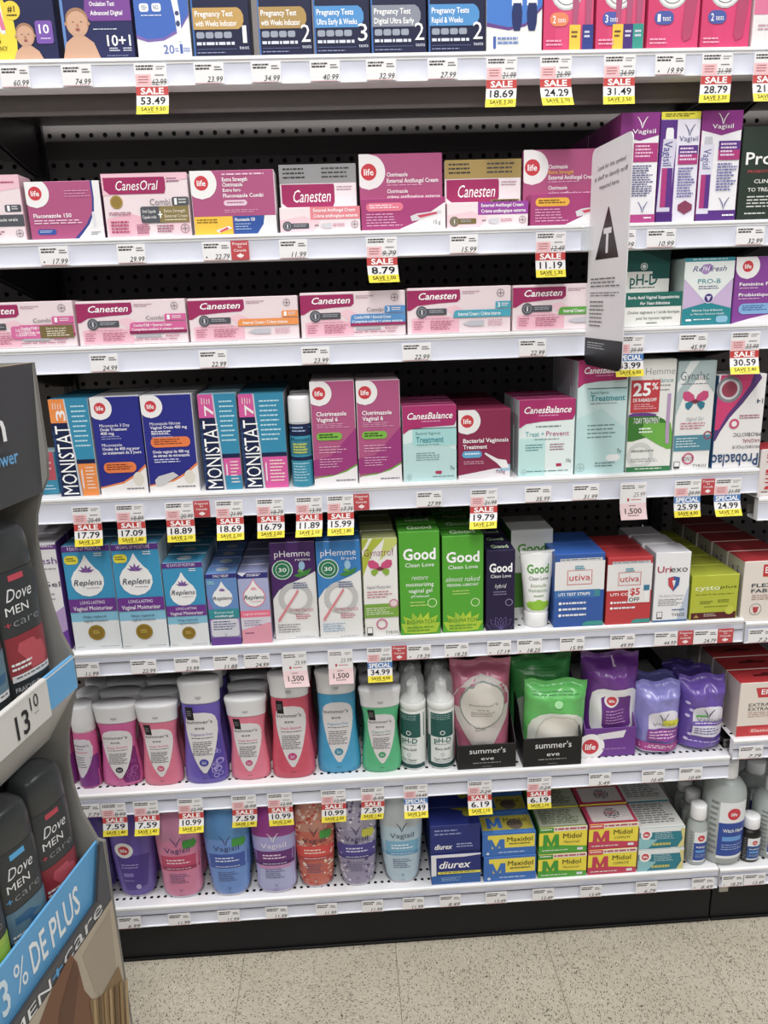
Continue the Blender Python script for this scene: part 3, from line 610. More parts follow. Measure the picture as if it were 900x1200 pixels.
def backed(row, bxl, bxr, yt, fxl, fxr, yb, yf, depth, artb, artf, colb, colf, short, n=0, deck=None, Yf=.012):
    """carton with a taller backing card rising behind its front box"""
    zd = deck if deck is not None else ZD[row]
    x0, x1, Y, z0, zf = place(row, fxl, fxr, None, yf, Yf, zd); w_ = x1-x0-.0012; h = zf-z0; xc = (x0+x1)/2
    yk = Y+depth*.72
    X0, X1 = x_at(bxl, yk, zf), x_at(bxr, yk, zf); zt = z_at(yt, (X0+X1)/2, yk)
    o = empty('carton', (xc, Y, z0+.0002)); mb = MB(); mb.cbox(-w_/2, 0, 0, w_/2, depth*.7, h, colf); mb.build('box_body', 'card', o)
    kb = MB(); kb.cbox(X0-xc, depth*.7+.0004, 0, X1-xc, depth*.7+.012, zt-z0, colb, b=.001); kb.build('backing_box', 'card', o)
    A = Art(Flat(-w_/2, w_/2, 0, h, 0)); artf(A); A.build(o)
    B = Art(Flat(X0-xc, X1-xc, h, zt-z0, depth*.7+.0004)); artb(B); B.build(o)
    tag(o, short, 'box'); return o
def cb_top(c):
    def f(A):
        A.r(0, 0, 1, .42, c); A.m(.05, .08, .35, .36, 3, '3A3A3A', .4); A.m(.55, .08, .95, .36, 3, '4A4A4A', .4)
        A.s([(.44, .02, .7), (.5, .02, .71), (.85, .02, .71), (.97, .1, .68)], MAG); A.t(.17, .56, .66, .84, 'Canesten', 'FFFFFF', 'i')
        if c != '9A9A9C': A.r(.6, .9, .98, 1, '8A7A4A'); A.m(.63, .92, .95, .98, 1, '3A3010')
        A.m(.74, .5, .95, .62, 2, 'B88CA0', .4)
    return f
def cb_front(band, bc, dial):
    def f(A):
        A.p([(.0, .5), (.3, .35), (.5, .6), (.4, 1), (0, 1)], 'F0CDD6'); A.s([(.0, .42, 1), (.04, .38, 1), (.46, .38, 1)], band) if 0 else A.r(.38, .0, 1, .5, band)
        A.t(.42, .07, .94, .2, 'External Antifungal Cream', 'FFFFFF', 'b'); A.t(.42, .29, .97, .42, 'Crème antifongique externe', 'FFFFFF', 'b')
        key_icon(A, .09, .74, .2, bc, .36); A.m(.43, .7, .48, .8, 1, '6A6A6A'); A.part('cream_tube'); A.p([(.5, .72), (.53, .66), (.64, .64), (.64, .86), (.53, .84)], 'D0D0D6'); A.part(None); A.m(.66, .68, .85, .82, 2, 'C0688A', .4); cross(A, .93, .73, .15)
    return f
def lf_top(lines, extra=None):
    def f(A):
        corner_halo(A, .115, .38, .38); life(A, .115, .38, .18, 0)
        y = .33 if extra else .40; x = .33
        A.t(x, y, .58, y+.085, 'Clotrimazole', 'FFFFFF', 'b')
        if extra: A.t(x, y+.12, .66, y+.2, 'Extra Strength', 'F5B63C', 'b'); y += .10
        A.t(x, y+.13, .95, y+.22, 'External Antifungal Cream', 'FFFFFF', 'b'); A.m(x, y+.26, .75, y+.3, 1, 'E8A8CC')
        A.t(x, y+.36, .58, y+.44, 'Clotrimazole', 'FFFFFF', 'b'); A.t(x, y+.48, .97, y+.56, 'crème antifongique externe', 'FFFFFF', 'b')
    return f
def lf_front(pill, pt):
    def f(A):
        A.part('white_swoosh'); A.s([(.18, .985, 1), (.5, .8, 1), (.75, .66, 1), (.98, .45, 1)], 'F1EDEF'); A.part(None)
        A.rr(.06, .14, .5, .4, pill, .5); A.m(.1, .2, .46, .34, 2, pt, .5); A.m(.06, .48, .5, .92, 5, 'E8A8CC', .35)
        A.part('cream_tube'); A.p([(.58, .58), (.66, .5), (.95, .42), (.95, .5), (.7, .7), (.6, .74)], 'D8D4DA'); A.p([(.66, .56), (.9, .46), (.9, .52), (.7, .64)], 'CC3050'); A.part(None); A.t(.86, .72, .94, .84, '15 g', '6A6A70', '')
    return f
carton(1, -42, 32.5, None, 205.5, .045, a_comboleft, [PINKW, None, 'E6B9C6'], 'pale pink box with grey capsule band cut by the left edge', Y=.012)
carton(1, 37, 124, None, 212.5, .045, a_fluc, [LP, 'ECE4E8', '6E3A62'], 'low magenta box with red round badge and blue capsule pill', Y=.012)
carton(1, 126, 225.5, None, 203, .05, a_canesoral, [PINKW, 'E8B0C4', None], 'pale pink box with magenta banner and round gold seal', Y=.012)
carton(1, 228, 325.5, None, 199.5, .05, a_lifecombi, [LP, 'E8DCE4', 'E6E2E6'], 'magenta box with yellow and blue blocks along its foot', Y=.012)
backed(1, 329.5, 418.5, 192.5, 328.5, 423, 0, 242.5, .04, cb_top('9A9A9C'), cb_front('E8808C', '55575E', 0), 'F1E6EA', 'F3E2E6', 'pale pink box with a silver panelled backing card')
backed(1, 422, 518.5, 180, 423.5, 522.5, 0, 232, .04, lf_top(0), lf_front('E8708C', 'FFE0E8'), LP, 'A93375', 'magenta cream box with backing card and pink pill above the 8.79 tag')
backed(1, 521.5, 610, 187, 523.5, 619, 0, 236.5, .04, cb_top('A88F50'), cb_front('9A3AA0', '7A6A3A', 0), 'F1E6EA', 'F3E2E6', 'pale pink box with a gold panelled backing card')
backed(1, 613, 701, 175, 621, 712, 0, 226, .04, lf_top(0, 1), lf_front('F0B020', '6A4A08'), LP, 'A93375', 'magenta cream box with backing card and yellow pill')
def vag_mark(A, u, v, w_, c):
    A.part('v_emblem'); h = w_*.9*A.S.asp
    A.p([(u-w_/2, v), (u-w_*.34, v+h*.08), (u-w_*.06, v+h*.55), (u, v+h), (u-w_*.03, v+h), (u-w_*.16, v+h*.55), (u-w_*.36, v+h*.16)], c)
    A.p([(u+w_/2, v), (u+w_*.34, v+h*.08), (u+w_*.06, v+h*.55), (u-.0, v+h), (u+w_*.03, v+h), (u+w_*.16, v+h*.55), (u+w_*.36, v+h*.16)], c); A.part(None)
def vagbox(kind):
    def f(A):
        P = '8E2A86'
        if kind == 1:
            A.p([(0, .0), (1, 0), (1, .2), (.5, .25), (0, .2)], P); vag_mark(A, .55, .035, .3, 'FFFFFF'); A.t(.3, .145, .9, .185, 'Vagisil', 'FFFFFF', '')
            A.r(.35, .27, .98, .44, 'B02878'); A.m(.4, .29, .9, .41, 4, 'F0C0DC', .5); A.m(.35, .47, .9, .76, 14, '5A5A8A', .5); vag_mark(A, .66, .8, .3, '6A6A9A'); A.r(0, .92, 1, 1, 'B83A88'); A.m(.7, .945, .9, .97, 1, 'FFFFFF')
        elif kind == 2:
            A.r(0, 0, 1, .065, 'E8DC28'); A.m(.1, .015, .9, .05, 2, '6A6210', .5); A.r(.0, .07, .42, 1, '5A2A86'); A.p([(.42, .07), (1, .07), (1, 1), (.42, 1)], 'E6E2F0')
            A.part('cream_tube'); A.s([(.14, .16, .3), (.16, .14, .33), (.24, .13, .34)], 'F2F2F6'); A.s([(.24, .08, .42), (.5, .05, .38), (.9, -.0, .34)], 'D6D2E6'); A.r(.08, .5, .36, .86, 'B02878'); A.r(.22, .5, .36, .86, '5A2A86'); A.t(.1, .26, .32, .48, 'Vagisil', '5A5A9A', 'd'); A.part(None)
            vag_mark(A, .74, .11, .3, '5A5A86'); A.t(.48, .215, .96, .26, 'Vagisil', '5A5A86', ''); A.r(.48, .3, .98, .38, '5A2A86'); A.r(.48, .38, .98, .47, 'B02878'); A.m(.52, .32, .95, .45, 4, 'E6D0EC', .5); A.m(.5, .5, .95, .78, 11, '6A6AA8', .5)
            A.part('hexagon_seal'); A.p([(.55, .84), (.73, .80), (.92, .84), (.92, .89), (.73, .93), (.55, .89)], '8A3A5A'); A.part(None); A.r(0, .92, .42, 1, '4A1E78')
        else:
            A.p([(0, .0), (1, 0), (1, .17), (.5, .22), (0, .17)], P); vag_mark(A, .52, .02, .28, 'FFFFFF'); A.t(.26, .118, .78, .158, 'Vagisil', 'FFFFFF', '')
            A.r(0, .9, 1, 1, '5A2A86'); A.part('cream_tube'); A.s([(.23, .1, .28), (.31, .08, .3)], 'C8C8D2'); A.s([(.3, .03, .34), (.93, .0, .3)], 'DEDCEC'); A.t(.08, .34, .28, .52, 'Vagisil', '5A5A9A', 'd'); A.r(.06, .57, .3, .88, 'B02878'); A.r(.18, .57, .3, .88, '5A2A86'); A.part(None)
            A.r(.45, .27, .98, .35, '5A2A86'); A.r(.45, .35, .98, .44, 'B02878'); A.m(.5, .29, .9, .42, 4, 'E6D0EC', .5); A.m(.45, .47, .95, .73, 10, '6A6AA8', .5); vag_mark(A, .68, .78, .3, '6A6A9A'); A.m(.66, .94, .95, .97, 1, 'FFFFFF')
    return f
vx = []
for k, (xl, xr, yt, lb, n) in enumerate(((738, 767, 132, 'tall purple-topped box partly hidden by the hanging sign', 4), (767.5, 813, 131, 'tall box with a yellow strip across its top', 1), (814, 861, 129.5, 'purple-topped box with cream tube beside the dark green box', 1))):
    if k == 0: xl = 722
    carton(1, xl, xr, None, yt, .05, vagbox(k+1), ['F0EEF3', '9A3A90', '94307F'] if k != 1 else ['E6E2F0', 'E8DC28', '5A2A86'], lb, n=n, Y=.012, gap=.002)
def a_prova(A):
    A.t(.06, .27, .72, .4, 'ProVa', 'F4F4F0', 'b'); A.p([(.58, .18), (.63, .22), (.6, .28)], 'A8B83C'); A.t(.1, .46, .66, .49, 'PROBIOTIC SUPPO', 'C84048', ''); A.t(.2, .56, .7, .6, 'CLINICALLY', 'E8E8E0', 'b'); A.t(.12, .65, .7, .69, 'TO TREAT AND', 'E8E8E0', 'b'); A.m(.12, .74, .7, .88, 4, 'D0D4CC', .4); A.m(.1, .92, .4, .95, 1, 'D0D4CC')
carton(1, 862.5, 945, None, 147.5, .05, a_prova, ['2E3A32', '4A544C', None], 'dark green box with white lettering cut by the right edge', Y=.012)

# ================================================================== THIRD SHELF
def canesten(day, band, c2=None, combi=True):
    def f(A):
        A.p([(.04, .66), (.3, .58), (.5, .68), (.5, .97), (.04, .97)], 'EFB8C8'); A.p([(.36, .45), (.46, .38), (.55, .5), (.48, .7)], 'F2C9D4')
        A.part('banner'); A.s([(.05, .0, .505), (.1, .0, .51), (.26, 0, .51), (.32, 0, .48), (.34, .0, .3), (.38, .0, .1), (.48, 0, .03)], MAG); A.part(None)
        A.t(.11, .105, .475, .25, 'Canesten', 'FFFFFF', 'ib'); A.m(.53, .09, .7, .17, 2, 'B88CA0', .4); cross(A, .9, .15, .085)
        key_icon(A, .14, .52, .13, '55575E', .38); A.m(.06, .72, .16, .93, 4, 'B0386C', .3); A.m(.22, .72, .46, .93, 5, 'B0386C', .35); A.m(.1, .66, .4, .68, 1, 'A07088')
        if combi:
            A.t(.63, .36, .79, .45, 'Combi', '6A6468', ''); A.s([(.33, .81, 1), (.36, .8, 1), (.48, .8, 1)], band); A.t(.825, .355, .85, .455, day, 'FFFFFF', 'b'); A.m(.87, .37, .97, .45, 2, 'F4E4EC', .5)
            A.s([(.5, .51, 1), (.53, .48, 1), (.7, .47, 1)], band); A.r(.47, .7, 1, .76, c2 or MAG); A.t(.51, .54, .86, .6, 'ComfortTAB + External Cream', 'FFFFFF', 'b'); A.t(.49, .635, .97, .69, 'Comprimé confort + crème externe', 'FFFFFF', 'b')
            A.rr(.52, .80, .76, .85, 'B4B4BC', .4); A.m(.8, .8, .97, .86, 2, 'C0688A', .5); A.m(.5, .89, .9, .93, 1, 'C0688A')
        else:
            A.s([(.33, .86, 1), (.36, .85, 1), (.48, .85, 1)], band) if day else None
            if day: A.t(.87, .355, .895, .455, day, 'FFFFFF', 'b'); A.m(.91, .37, .98, .45, 2, 'F4E4EC', .5)
            A.s([(.5, .47, 1), (.53, .45, 1), (.66, .44, 1)], band); A.t(.49, .545, .9, .62, 'Internal Cream / Crème interne', 'FFFFFF', 'b')
            A.part('applicator'); A.p([(.53, .8), (.6, .74), (.74, .73), (.74, .85), (.6, .85)], 'C4C4CC'); A.part(None); A.m(.78, .73, .95, .88, 4, 'C0688A', .3)
    return f
def canes_soft(A):
    canesten('1', 'D65A9A')(A); A.rr(.42, .52, .72, .80, 'D8629E', .2); A.r(.68, .52, .985, .80, '7A6A40'); A.t(.46, .575, .6, .64, 'Soft Capsule', 'FFFFFF', ''); A.t(.46, .68, .64, .74, 'Capsule molle', 'FFFFFF', ''); A.t(.74, .56, .92, .61, 'Extra Strength', 'EFE8D0', ''); A.m(.74, .64, .95, .78, 3, 'EFE8D0', .4)
C3 = [PINKW, 'F0D4DC', 'F2DDE2']
for xl, xr, yt, art, sh in ((-38, 91.5, 354.5, canes_soft, 'low pale pink box with pink and olive bands at the left edge'), (94, 221.5, 352, canesten('1', 'D65A9A', '8A1450'), 'low pale pink box with pink 1 day band'), (223.5, 351.5, 348.5, canesten('1', 'F0913A', combi=False), 'low pale pink box with orange band'),
        (353.5, 476, 342, canesten('3', '4E90CC'), 'low pale pink box with blue combi band'), (477.5, 598.5, 336.5, canesten('3', '3FA8C0', combi=False), 'low pale pink box with turquoise band'), (600, 721, 333, canesten('', '5AA83A', combi=False), 'low pale pink box with green band, beside the hanging sign')):
    carton(2, xl, xr, None, yt, .055, art, C3, sh, Y=.012)
def phd_b(A):
    A.part('printed_panel'); A.r(0, 0, 1, .98, '1E5A54'); A.r(0, .68, 1, .98, 'EFEFEA'); A.p([(.3, 0), (1, .3), (1, 0)], '17403C'); A.part('lotus'); A.ring(.4, .38, .09, 'E8F0EE', .2); A.c(.4, .38, .05, 'E8F0EE'); A.part(None)
    A.p([(0, .5), (.6, .5), (.6, 1), (0, 1)], 'EFEFEA'); A.t(.08, .56, .72, .82, 'pH-D', '1E6A64', 'b'); A.m(.1, .87, .66, .92, 1, '5A6A68')
def phd_f(A):
    A.r(0, .0, 1, .42, '1E6A60'); A.t(.1, .1, .95, .19, 'Boric Acid Vaginal Suppositories', 'FFFFFF', 'b'); A.t(.3, .27, .8, .36, 'For Yeast Infections', 'FFFFFF', 'ib'); A.t(.1, .53, .97, .62, 'Ovules vaginaux a l acide borique', '3A4A48', ''); A.t(.25, .70, .85, .79, 'pour les mycoses vaginales', '3A4A48', ''); A.m(.42, .88, .6, .94, 1, '5A6A68')
backed(2, 733, 783, 293.5, 727, 797.5, 0, 342.5, .04, phd_b, phd_f, 'E6EAE6', 'EFEFEA', 'dark green and cream box with a lotus mark')
def a_rephresh(A):
    A.r(0, 0, 1, .055, '2E8E9C'); A.m(.15, .015, .85, .04, 1, 'DDF0F2'); A.p([(0, .055), (.0, .3), (.46, .66), (.54, .66), (1, .3), (1, .055)], 'EAF0EE')
    A.t(.16, .12, .36, .2, 'Re', '5A4A8A', 'i'); A.part('heart_mark'); A.c(.42, .17, .075, 'A886C4'); A.c(.48, .15, .06, 'A886C4'); A.part(None); A.t(.35, .13, .5, .2, 'PH', 'FFFFFF', 'i'); A.t(.5, .12, .84, .2, 'fresh', '5A4A8A', 'i')
    A.t(.28, .31, .74, .38, 'PRO-B', '3C94A4', ''); A.m(.3, .415, .72, .48, 2, '6A6A8A', .4)
    A.p([(0, .76), (.5, .66), (1, .76), (1, 1), (0, 1)], '1F8C98'); A.part('round_emblem'); A.c(.52, .6, .08, 'E8E0F2'); A.c(.52, .6, .066, '3E2C78'); A.p([(.47, .57), (.57, .57), (.52, .65)], 'DDD6F0'); A.part(None)
    A.t(.2, .765, .82, .795, 'Balances Yeast & Bacteria', 'E6F6F6', 'b'); A.t(.17, .82, .86, .85, 'to Maintain Feminine Health', 'E6F6F6', 'b'); A.rr(.08, .91, .2, .94, 'FFFFFF', .5); A.m(.24, .91, .6, .945, 1, 'E6F6F6'); A.rr(.7, .87, .94, .97, '8CC0DC', .4)
carton(2, 797.5, 855.5, None, 302, .05, a_rephresh, ['CDB6DC', '2E8E9C', 'A8B8B4'], 'lilac and teal box with a round navy emblem', Y=.012)
def a_barcodes(A): A.r(0, 0, 1, .12, '2E8E9C'); A.m(.05, .15, .95, .95, 16, '6A8480', .4)
carton(2, 785, 812, None, 303, .03, None, ['A8BCB8', '2E8E9C', None], 'grey-green box end peeking out behind the lilac and teal box', Y=.075)
def a_probio(A):
    A.part('white_swoosh'); A.s([(.78, .9, 1), (.86, .7, 1), (.93, .3, 1), (1, 0, 1)], 'F0ECF2'); A.part(None)
    corner_halo(A, .2, .14, .19); life(A, .2, .14, .085, 0)
    A.t(.08, .38, .95, .43, 'Feminine Probiotic', 'FFFFFF', 'b'); A.m(.08, .46, .4, .48, 1, 'F0D0E8'); A.t(.08, .54, .99, .59, 'Probiotique feminin', 'FFFFFF', 'b'); A.m(.08, .62, .45, .64, 1, 'F0D0E8'); A.rr(.1, .70, .68, .86, '7FB0E0', .5); A.m(.16, .73, .62, .82, 3, '3A5A9A', .4)
carton(2, 856.5, 925, None, 300.5, .045, a_probio, ['8A3E9C', 'C8B0D0', None], 'purple box with red round badge and light blue pill', Y=.012)

# ================================================================== FOURTH SHELF
TEAL = '1F8AB0'
def monistat(num, c, wide, foot=True):
    def f(A):
        s = .40 if wide else .48
        A.s([(0, 0, s*.82), (.28, 0, s*.86)], c); A.s([(.24, 0, s*.88), (.6, 0, s*1.0), (1, 0, s*1.05)], '16224A'); A.s([(0, s*.8, s*.88), (.24, s*.86, s*.94), (.6, s*.98, s*1.08), (1, s*1.05, s*1.18)], 'C9CCD4')
        A.s([(0, s*.88, 1), (.24, s*.94, 1), (.6, s*1.08, 1), (.64, s*1.08, 1)], TEAL)
        A.t(s*.15, .27, s*.98, .98, 'MONISTAT', 'FFFFFF', 'vx' if 0 else 'vb'); A.t(s*.32, .11, s*.8, .22, num, 'F6F0F0', 'vb'); A.m(s*.2, .03, s*.75, .1, 4, 'F6E6E0', .35, vert=True); A.m(.01, .3, s*.14, .95, 3, '2A5A9A', .5, vert=True)
        A.m(s*1.15, .07, .95, .52, 9, 'BFE4F0', .3); A.r(s*1.08, .62, 1, .665, '16224A'); A.s([(.665, s*1.12, 1), (1, s*1.2, 1)], c); A.m(s*1.5, .7, .95, .95, 7, 'FBE8DC', .35); A.part('applicator'); A.rr(s*1.25, .72, s*1.33, .93, 'E8E0E4', .1); A.part(None)
        if not wide and num == '7': A.s([(.85, s*1.17, 1), (1, s*1.2, 1)], TEAL)
    return f
def a_mic3(pill):
    def f(A):
        A.part('white_swoosh'); A.s([(.7, .985, 1), (.8, .75, 1), (.87, .5, 1), (.92, .0, 1), (.935, 0, 1)], 'E8813A'); A.s([(.73, .985, 1), (.82, .77, 1), (.89, .5, 1), (.935, 0, 1), (1, 0, 1)], 'F0ECEA'); A.part('pill_picture'); A.c(.82, .85, .055, 'E2DCCF', ry=.075); A.part(None)
        corner_halo(A, .19, .11, .118); life(A, .19, .11, .058, 0)
        y = .27
        for k, (t_, w_) in enumerate((('Miconazole 3 Day', .62), ('Ovule Treatment', .56), ('400 mg', .28)) if pill else (('Miconazole Nitrate', .6), ('Vaginal Ovule 400 mg', .72))): A.t(.14, y+.04*k, .14+w_, y+.03+.04*k, t_, 'F4F2FA', 'b')
        A.m(.15, .395, .6, .44, 2, '98A0D8', .35)
        if pill: 
            for k, (t_, w_) in enumerate((('Miconazole', .42), ('Ovules de 400 mg pour', .78), ('un traitement de 3 jours', .8))): A.t(.14, .47+.04*k, .14+w_, .5+.04*k, t_, 'F4F2FA', 'b')
        else:
            for k, (t_, w_) in enumerate((('Ovule vaginal de 400 mg', .72), ('de nitrate de miconazole', .72))): A.t(.14, .56+.04*k, .14+w_, .59+.04*k, t_, 'F4F2FA', 'b')
            A.m(.15, .36, .6, .4, 2, 'F4F2FA', .5); A.m(.15, .65, .8, .7, 2, 'C8CCF0', .45)
        yp = (.665, .775) if pill else (.425, .53)
        A.rr(.12, yp[0], .8 if pill else .9, yp[1], 'E9752A', .45); A.m(.18, yp[0]+.02, .74, yp[1]-.02, 3, '7A2A0A', .4); A.m(.55, .94, .92, .965, 1, '7A7A80')
        if not pill: A.part('cream_tube'); A.p([(.12, .87), (.2, .83), (.5, .79), (.6, .83), (.3, .92), (.14, .94)], 'CFCFD2'); A.part(None)
    return f
def a_clot(A):
    A.part('white_swoosh'); A.s([(.8, .985, 1), (.86, .75, 1), (.9, .4, 1), (.92, .05, 1), (.925, 0, 1)], '6FA83A'); A.s([(.82, .985, 1), (.875, .75, 1), (.915, .4, 1), (.93, .05, 1), (.94, 0, 1), (1, 0, 1)], 'F0ECEE'); A.part(None)
    A.p([(.0, .75), (.4, .72), (1, .45), (1, .8), (.5, .9), (0, .9)], '9E2C7A')
    corner_halo(A, .2, .11, .12); life(A, .2, .11, .062, 0)
    A.t(.12, .285, .8, .325, 'Clotrimazole', 'FFFFFF', 'b'); A.t(.12, .34, .6, .38, 'Vaginal 6', 'FFFFFF', 'b'); A.m(.12, .4, .9, .45, 3, 'E8A8CC', .3); A.rr(.1, .485, .68, .56, '7CB83C', .45); A.m(.16, .5, .6, .545, 2, '1E4A0E', .5); A.m(.14, .62, .8, .7, 3, 'E8B0D0', .3); A.m(.14, .74, .7, .84, 4, 'E8B0D0', .3); A.m(.5, .95, .95, .975, 1, '8A8088')
def canesbal(kind):
    def f(A):
        tall = kind == 'tall'; k = .64 if tall else 1
        A.p([(0, .5), (.5, .42), (1, .6), (1, 1), (0, 1)], 'BEE0E0') if kind != 'prevent' else A.r(0, .5, .48, 1, 'BEE4E2')
        A.part('banner'); A.s([(0, 0, 1), (.2*k, 0, 1), (.27*k, 0, .96), (.285*k, 0, .4), (.31*k, 0, .12), (.36*k, 0, .02)], 'AE1868'); A.part(None)
        A.t(.09 if kind != 'tall' else .12, .09*k, .93, .175*k, 'CanesBalance', 'FFFFFF', 'ib'); A.m(.35, .2*k, .7, .225*k, 1, 'E8A0C8')
        if kind == 'prevent':
            A.m(.3, .34, .75, .37, 1, '7A8A8A'); A.t(.12, .41, .45, .475, 'Treat +', '35A0AC', ''); A.t(.49, .41, .9, .475, 'Prevent', 'B02878', ''); A.m(.28, .51, .72, .53, 1, '7A8A8A'); A.m(.12, .58, .44, .68, 3, '4A8A8C', .4); A.m(.56, .58, .88, .68, 3, '9A5A7A', .4); A.rr(.68, .84, .78, .88, 'B02050', .3); A.t(.86, .78, .95, .83, '10x', '4A5A5A', ''); A.m(.15, .93, .9, .95, 1, '4A8A8C')
        elif tall:
            A.r(.2, .245, .98, .345, 'BEE4E6'); A.r(.2, .24, .98, .247, '2A4A50'); A.t(.26, .265, .62, .29, 'Bacterial Vaginosis', '6A8A8C', ''); A.t(.26, .30, .95, .35, 'Treatment', '2E8E9A', 'b'); A.m(.26, .37, .8, .38, 1, '5A7A7C'); A.m(.22, .56, .85, .7, 4, '6A8A8C', .25); A.t(.84, .78, .93, .82, '7x', '4A5A5A', ''); A.part('tablet_picture'); A.rr(.62, .83, .9, .89, 'F2F4F4', .5); A.part(None); A.m(.4, .9, .9, .95, 2, '6A8A8C', .4)
        else:
            A.r(.18, .3, 1, .53, 'A8DCDC'); A.r(.18, .295, 1, .305, '2A4A50'); A.t(.24, .34, .7, .38, 'Bacterial Vaginosis', '6A8A8C', ''); A.t(.24, .405, .76, .485, 'Treatment', '2E8E9A', 'b'); A.m(.26, .51, .68, .525, 1, '5A7A7C'); A.r(.02, .53, 1, .535, 'DDF0EE'); A.m(.24, .62, .72, .74, 4, '6A9090', .3); A.rr(.6, .87, .72, .91, 'B02050', .3); A.t(.88, .81, .96, .86, '7x', '4A5A5A', ''); A.m(.55, .94, .95, .96, 1, '6A8A8C')
        cross(A, .1, .94, .04, 'A8C4C4')
    return f
def a_bv(A):
    A.part('white_swoosh'); A.s([(.86, .7, 1), (.91, .3, 1), (.945, 0, 1), (1, 0, 1)], 'E8E4E8'); A.s([(.8, .985, 1), (.86, .82, 1), (.9, .7, 1)], '9AC4E0'); A.part(None)
    corner_halo(A, .17, .16, .19); life(A, .17, .16, .092, 0)
    A.t(.09, .41, .96, .47, 'Bacterial Vaginosis', 'FFFFFF', 'b'); A.t(.09, .5, .55, .56, 'Treatment', 'FFFFFF', 'b'); A.rr(.07, .59, .45, .69, '5AA8D8', .5); A.m(.12, .62, .4, .66, 1, 'EAF6FC'); A.m(.1, .74, .6, .8, 2, 'D8A0B8', .4)
    A.part('applicator'); A.p([(.5, .64), (.52, .62), (.76, .72), (.92, .74), (.98, .86), (.84, .86), (.74, .78)], 'F2EEF0'); A.part(None); A.t(.72, .88, .9, .93, '7x5g', '8A2040', '')
def a_hemme(A):
    A.t(.33, .07, .97, .13, 'Hemme', '8A8C8C', 'l'); A.t(.5, .16, .95, .2, 'balance', '6AA0A0', ''); A.m(.5, .22, .9, .3, 2, '9A9C9C', .3)
    A.part('green_wave'); A.s([(.49, .0, .6), (.53, 0, .8), (.6, 0, .95), (.64, 0, .8), (.69, 0, .4), (.72, 0, .12)], '3A7A2C'); A.s([(.56, .35, .95), (.66, .3, 1), (.76, .7, 1), (.8, .9, 1)], '6AB040'); A.s([(.465, .1, .4), (.48, .0, .62), (.495, .0, .6)], '6A3A8A'); A.part(None)
    A.t(.12, .51, .7, .56, '7-DAY TREATMENT', 'FFFFFF', 'b'); A.m(.25, .6, .62, .66, 2, 'E8F4E0', .5)
    A.part('ring_mark'); A.ring(.3, .85, .12, 'D2D4D2', .3); A.part('applicator'); A.s([(.3, .84, .92), (.62, .84, .92), (.75, .86, .94)], 'B89AC0'); A.part(None)
    A.m(.1, .8, .6, .83, 1, '9A9C9C'); A.m(.1, .88, .8, .92, 2, '9A9C9C', .3); A.r(0, .955, 1, 1, '2E7A4A'); A.m(.2, .97, .8, .985, 1, 'E8F4E0')
    A.part('discount_sticker'); A.r(.03, .175, .66, .46, 'C42A36'); A.t(.07, .2, .46, .31, '25', 'FFFFFF', 'x'); A.t(.48, .2, .62, .26, '%', 'FFFFFF', 'b'); A.t(.08, .335, .6, .365, 'DE RABAIS/OFF', 'FFFFFF', 'b'); A.m(.1, .385, .6, .44, 3, 'F0B0B4', .4); A.part(None)
def butterfly(A, u, v, s, c1, c2):
    A.part('butterfly'); a = A.S.asp
    for d in (-1, 1):
        A.p([(u+d*x*s/a, v+y*s) for x, y in ((.0, .15), (.15, -.3), (.6, -.62), (1.0, -.55), (1.05, -.15), (.85, .12), (.4, .22))], c1)
        A.p([(u+d*x*s/a, v+y*s) for x, y in ((.05, .15), (.5, .2), (.8, .35), (.75, .7), (.5, .88), (.25, .6))], c2)
    A.p([(u+x*s/a, v+y*s) for x, y in ((-.4, .22), (0, .02), (.4, .22), (0, .4))], '7A3040'); A.part(None)
def a_gynalac(A):
    A.p([(0, 0), (1, 0), (1, .3), (.6, .12), (.2, .3), (0, .5)], 'AFC2C4'); A.p([(.3, 0), (.55, 0), (.0, .28), (0, .2)], 'E4EAEA')
    A.t(.07, .09, .82, .17, 'Gynalac', '48484E', 'l'); A.m(.1, .2, .8, .215, 1, '8A8A90'); butterfly(A, .5, .34, .115, 'D0407A', '2E7E96')
    A.t(.3, .505, .75, .54, 'Vaginal Gel', '7A8A90', 'il'); A.m(.15, .56, .92, .63, 3, 'C0607A', .35); A.r(0, .675, 1, .82, '4E8CA0'); A.m(.06, .7, .7, .8, 4, 'DCEBF0', .35); A.part('round_mark'); A.ring(.9, .68, .04, '9A3A5A', .3); A.ring(.42, .895, .055, 'CC4A78', .25); A.part(None); A.t(.25, .875, .55, .915, 'BONUS', '6A4A5A', ''); A.r(.04, .92, .2, .985, '3A3A3E'); A.r(.055, .925, .185, .965, 'F0F0F0'); A.t(.55, .95, .93, .98, 'TYROS', '3A3A3E', '')
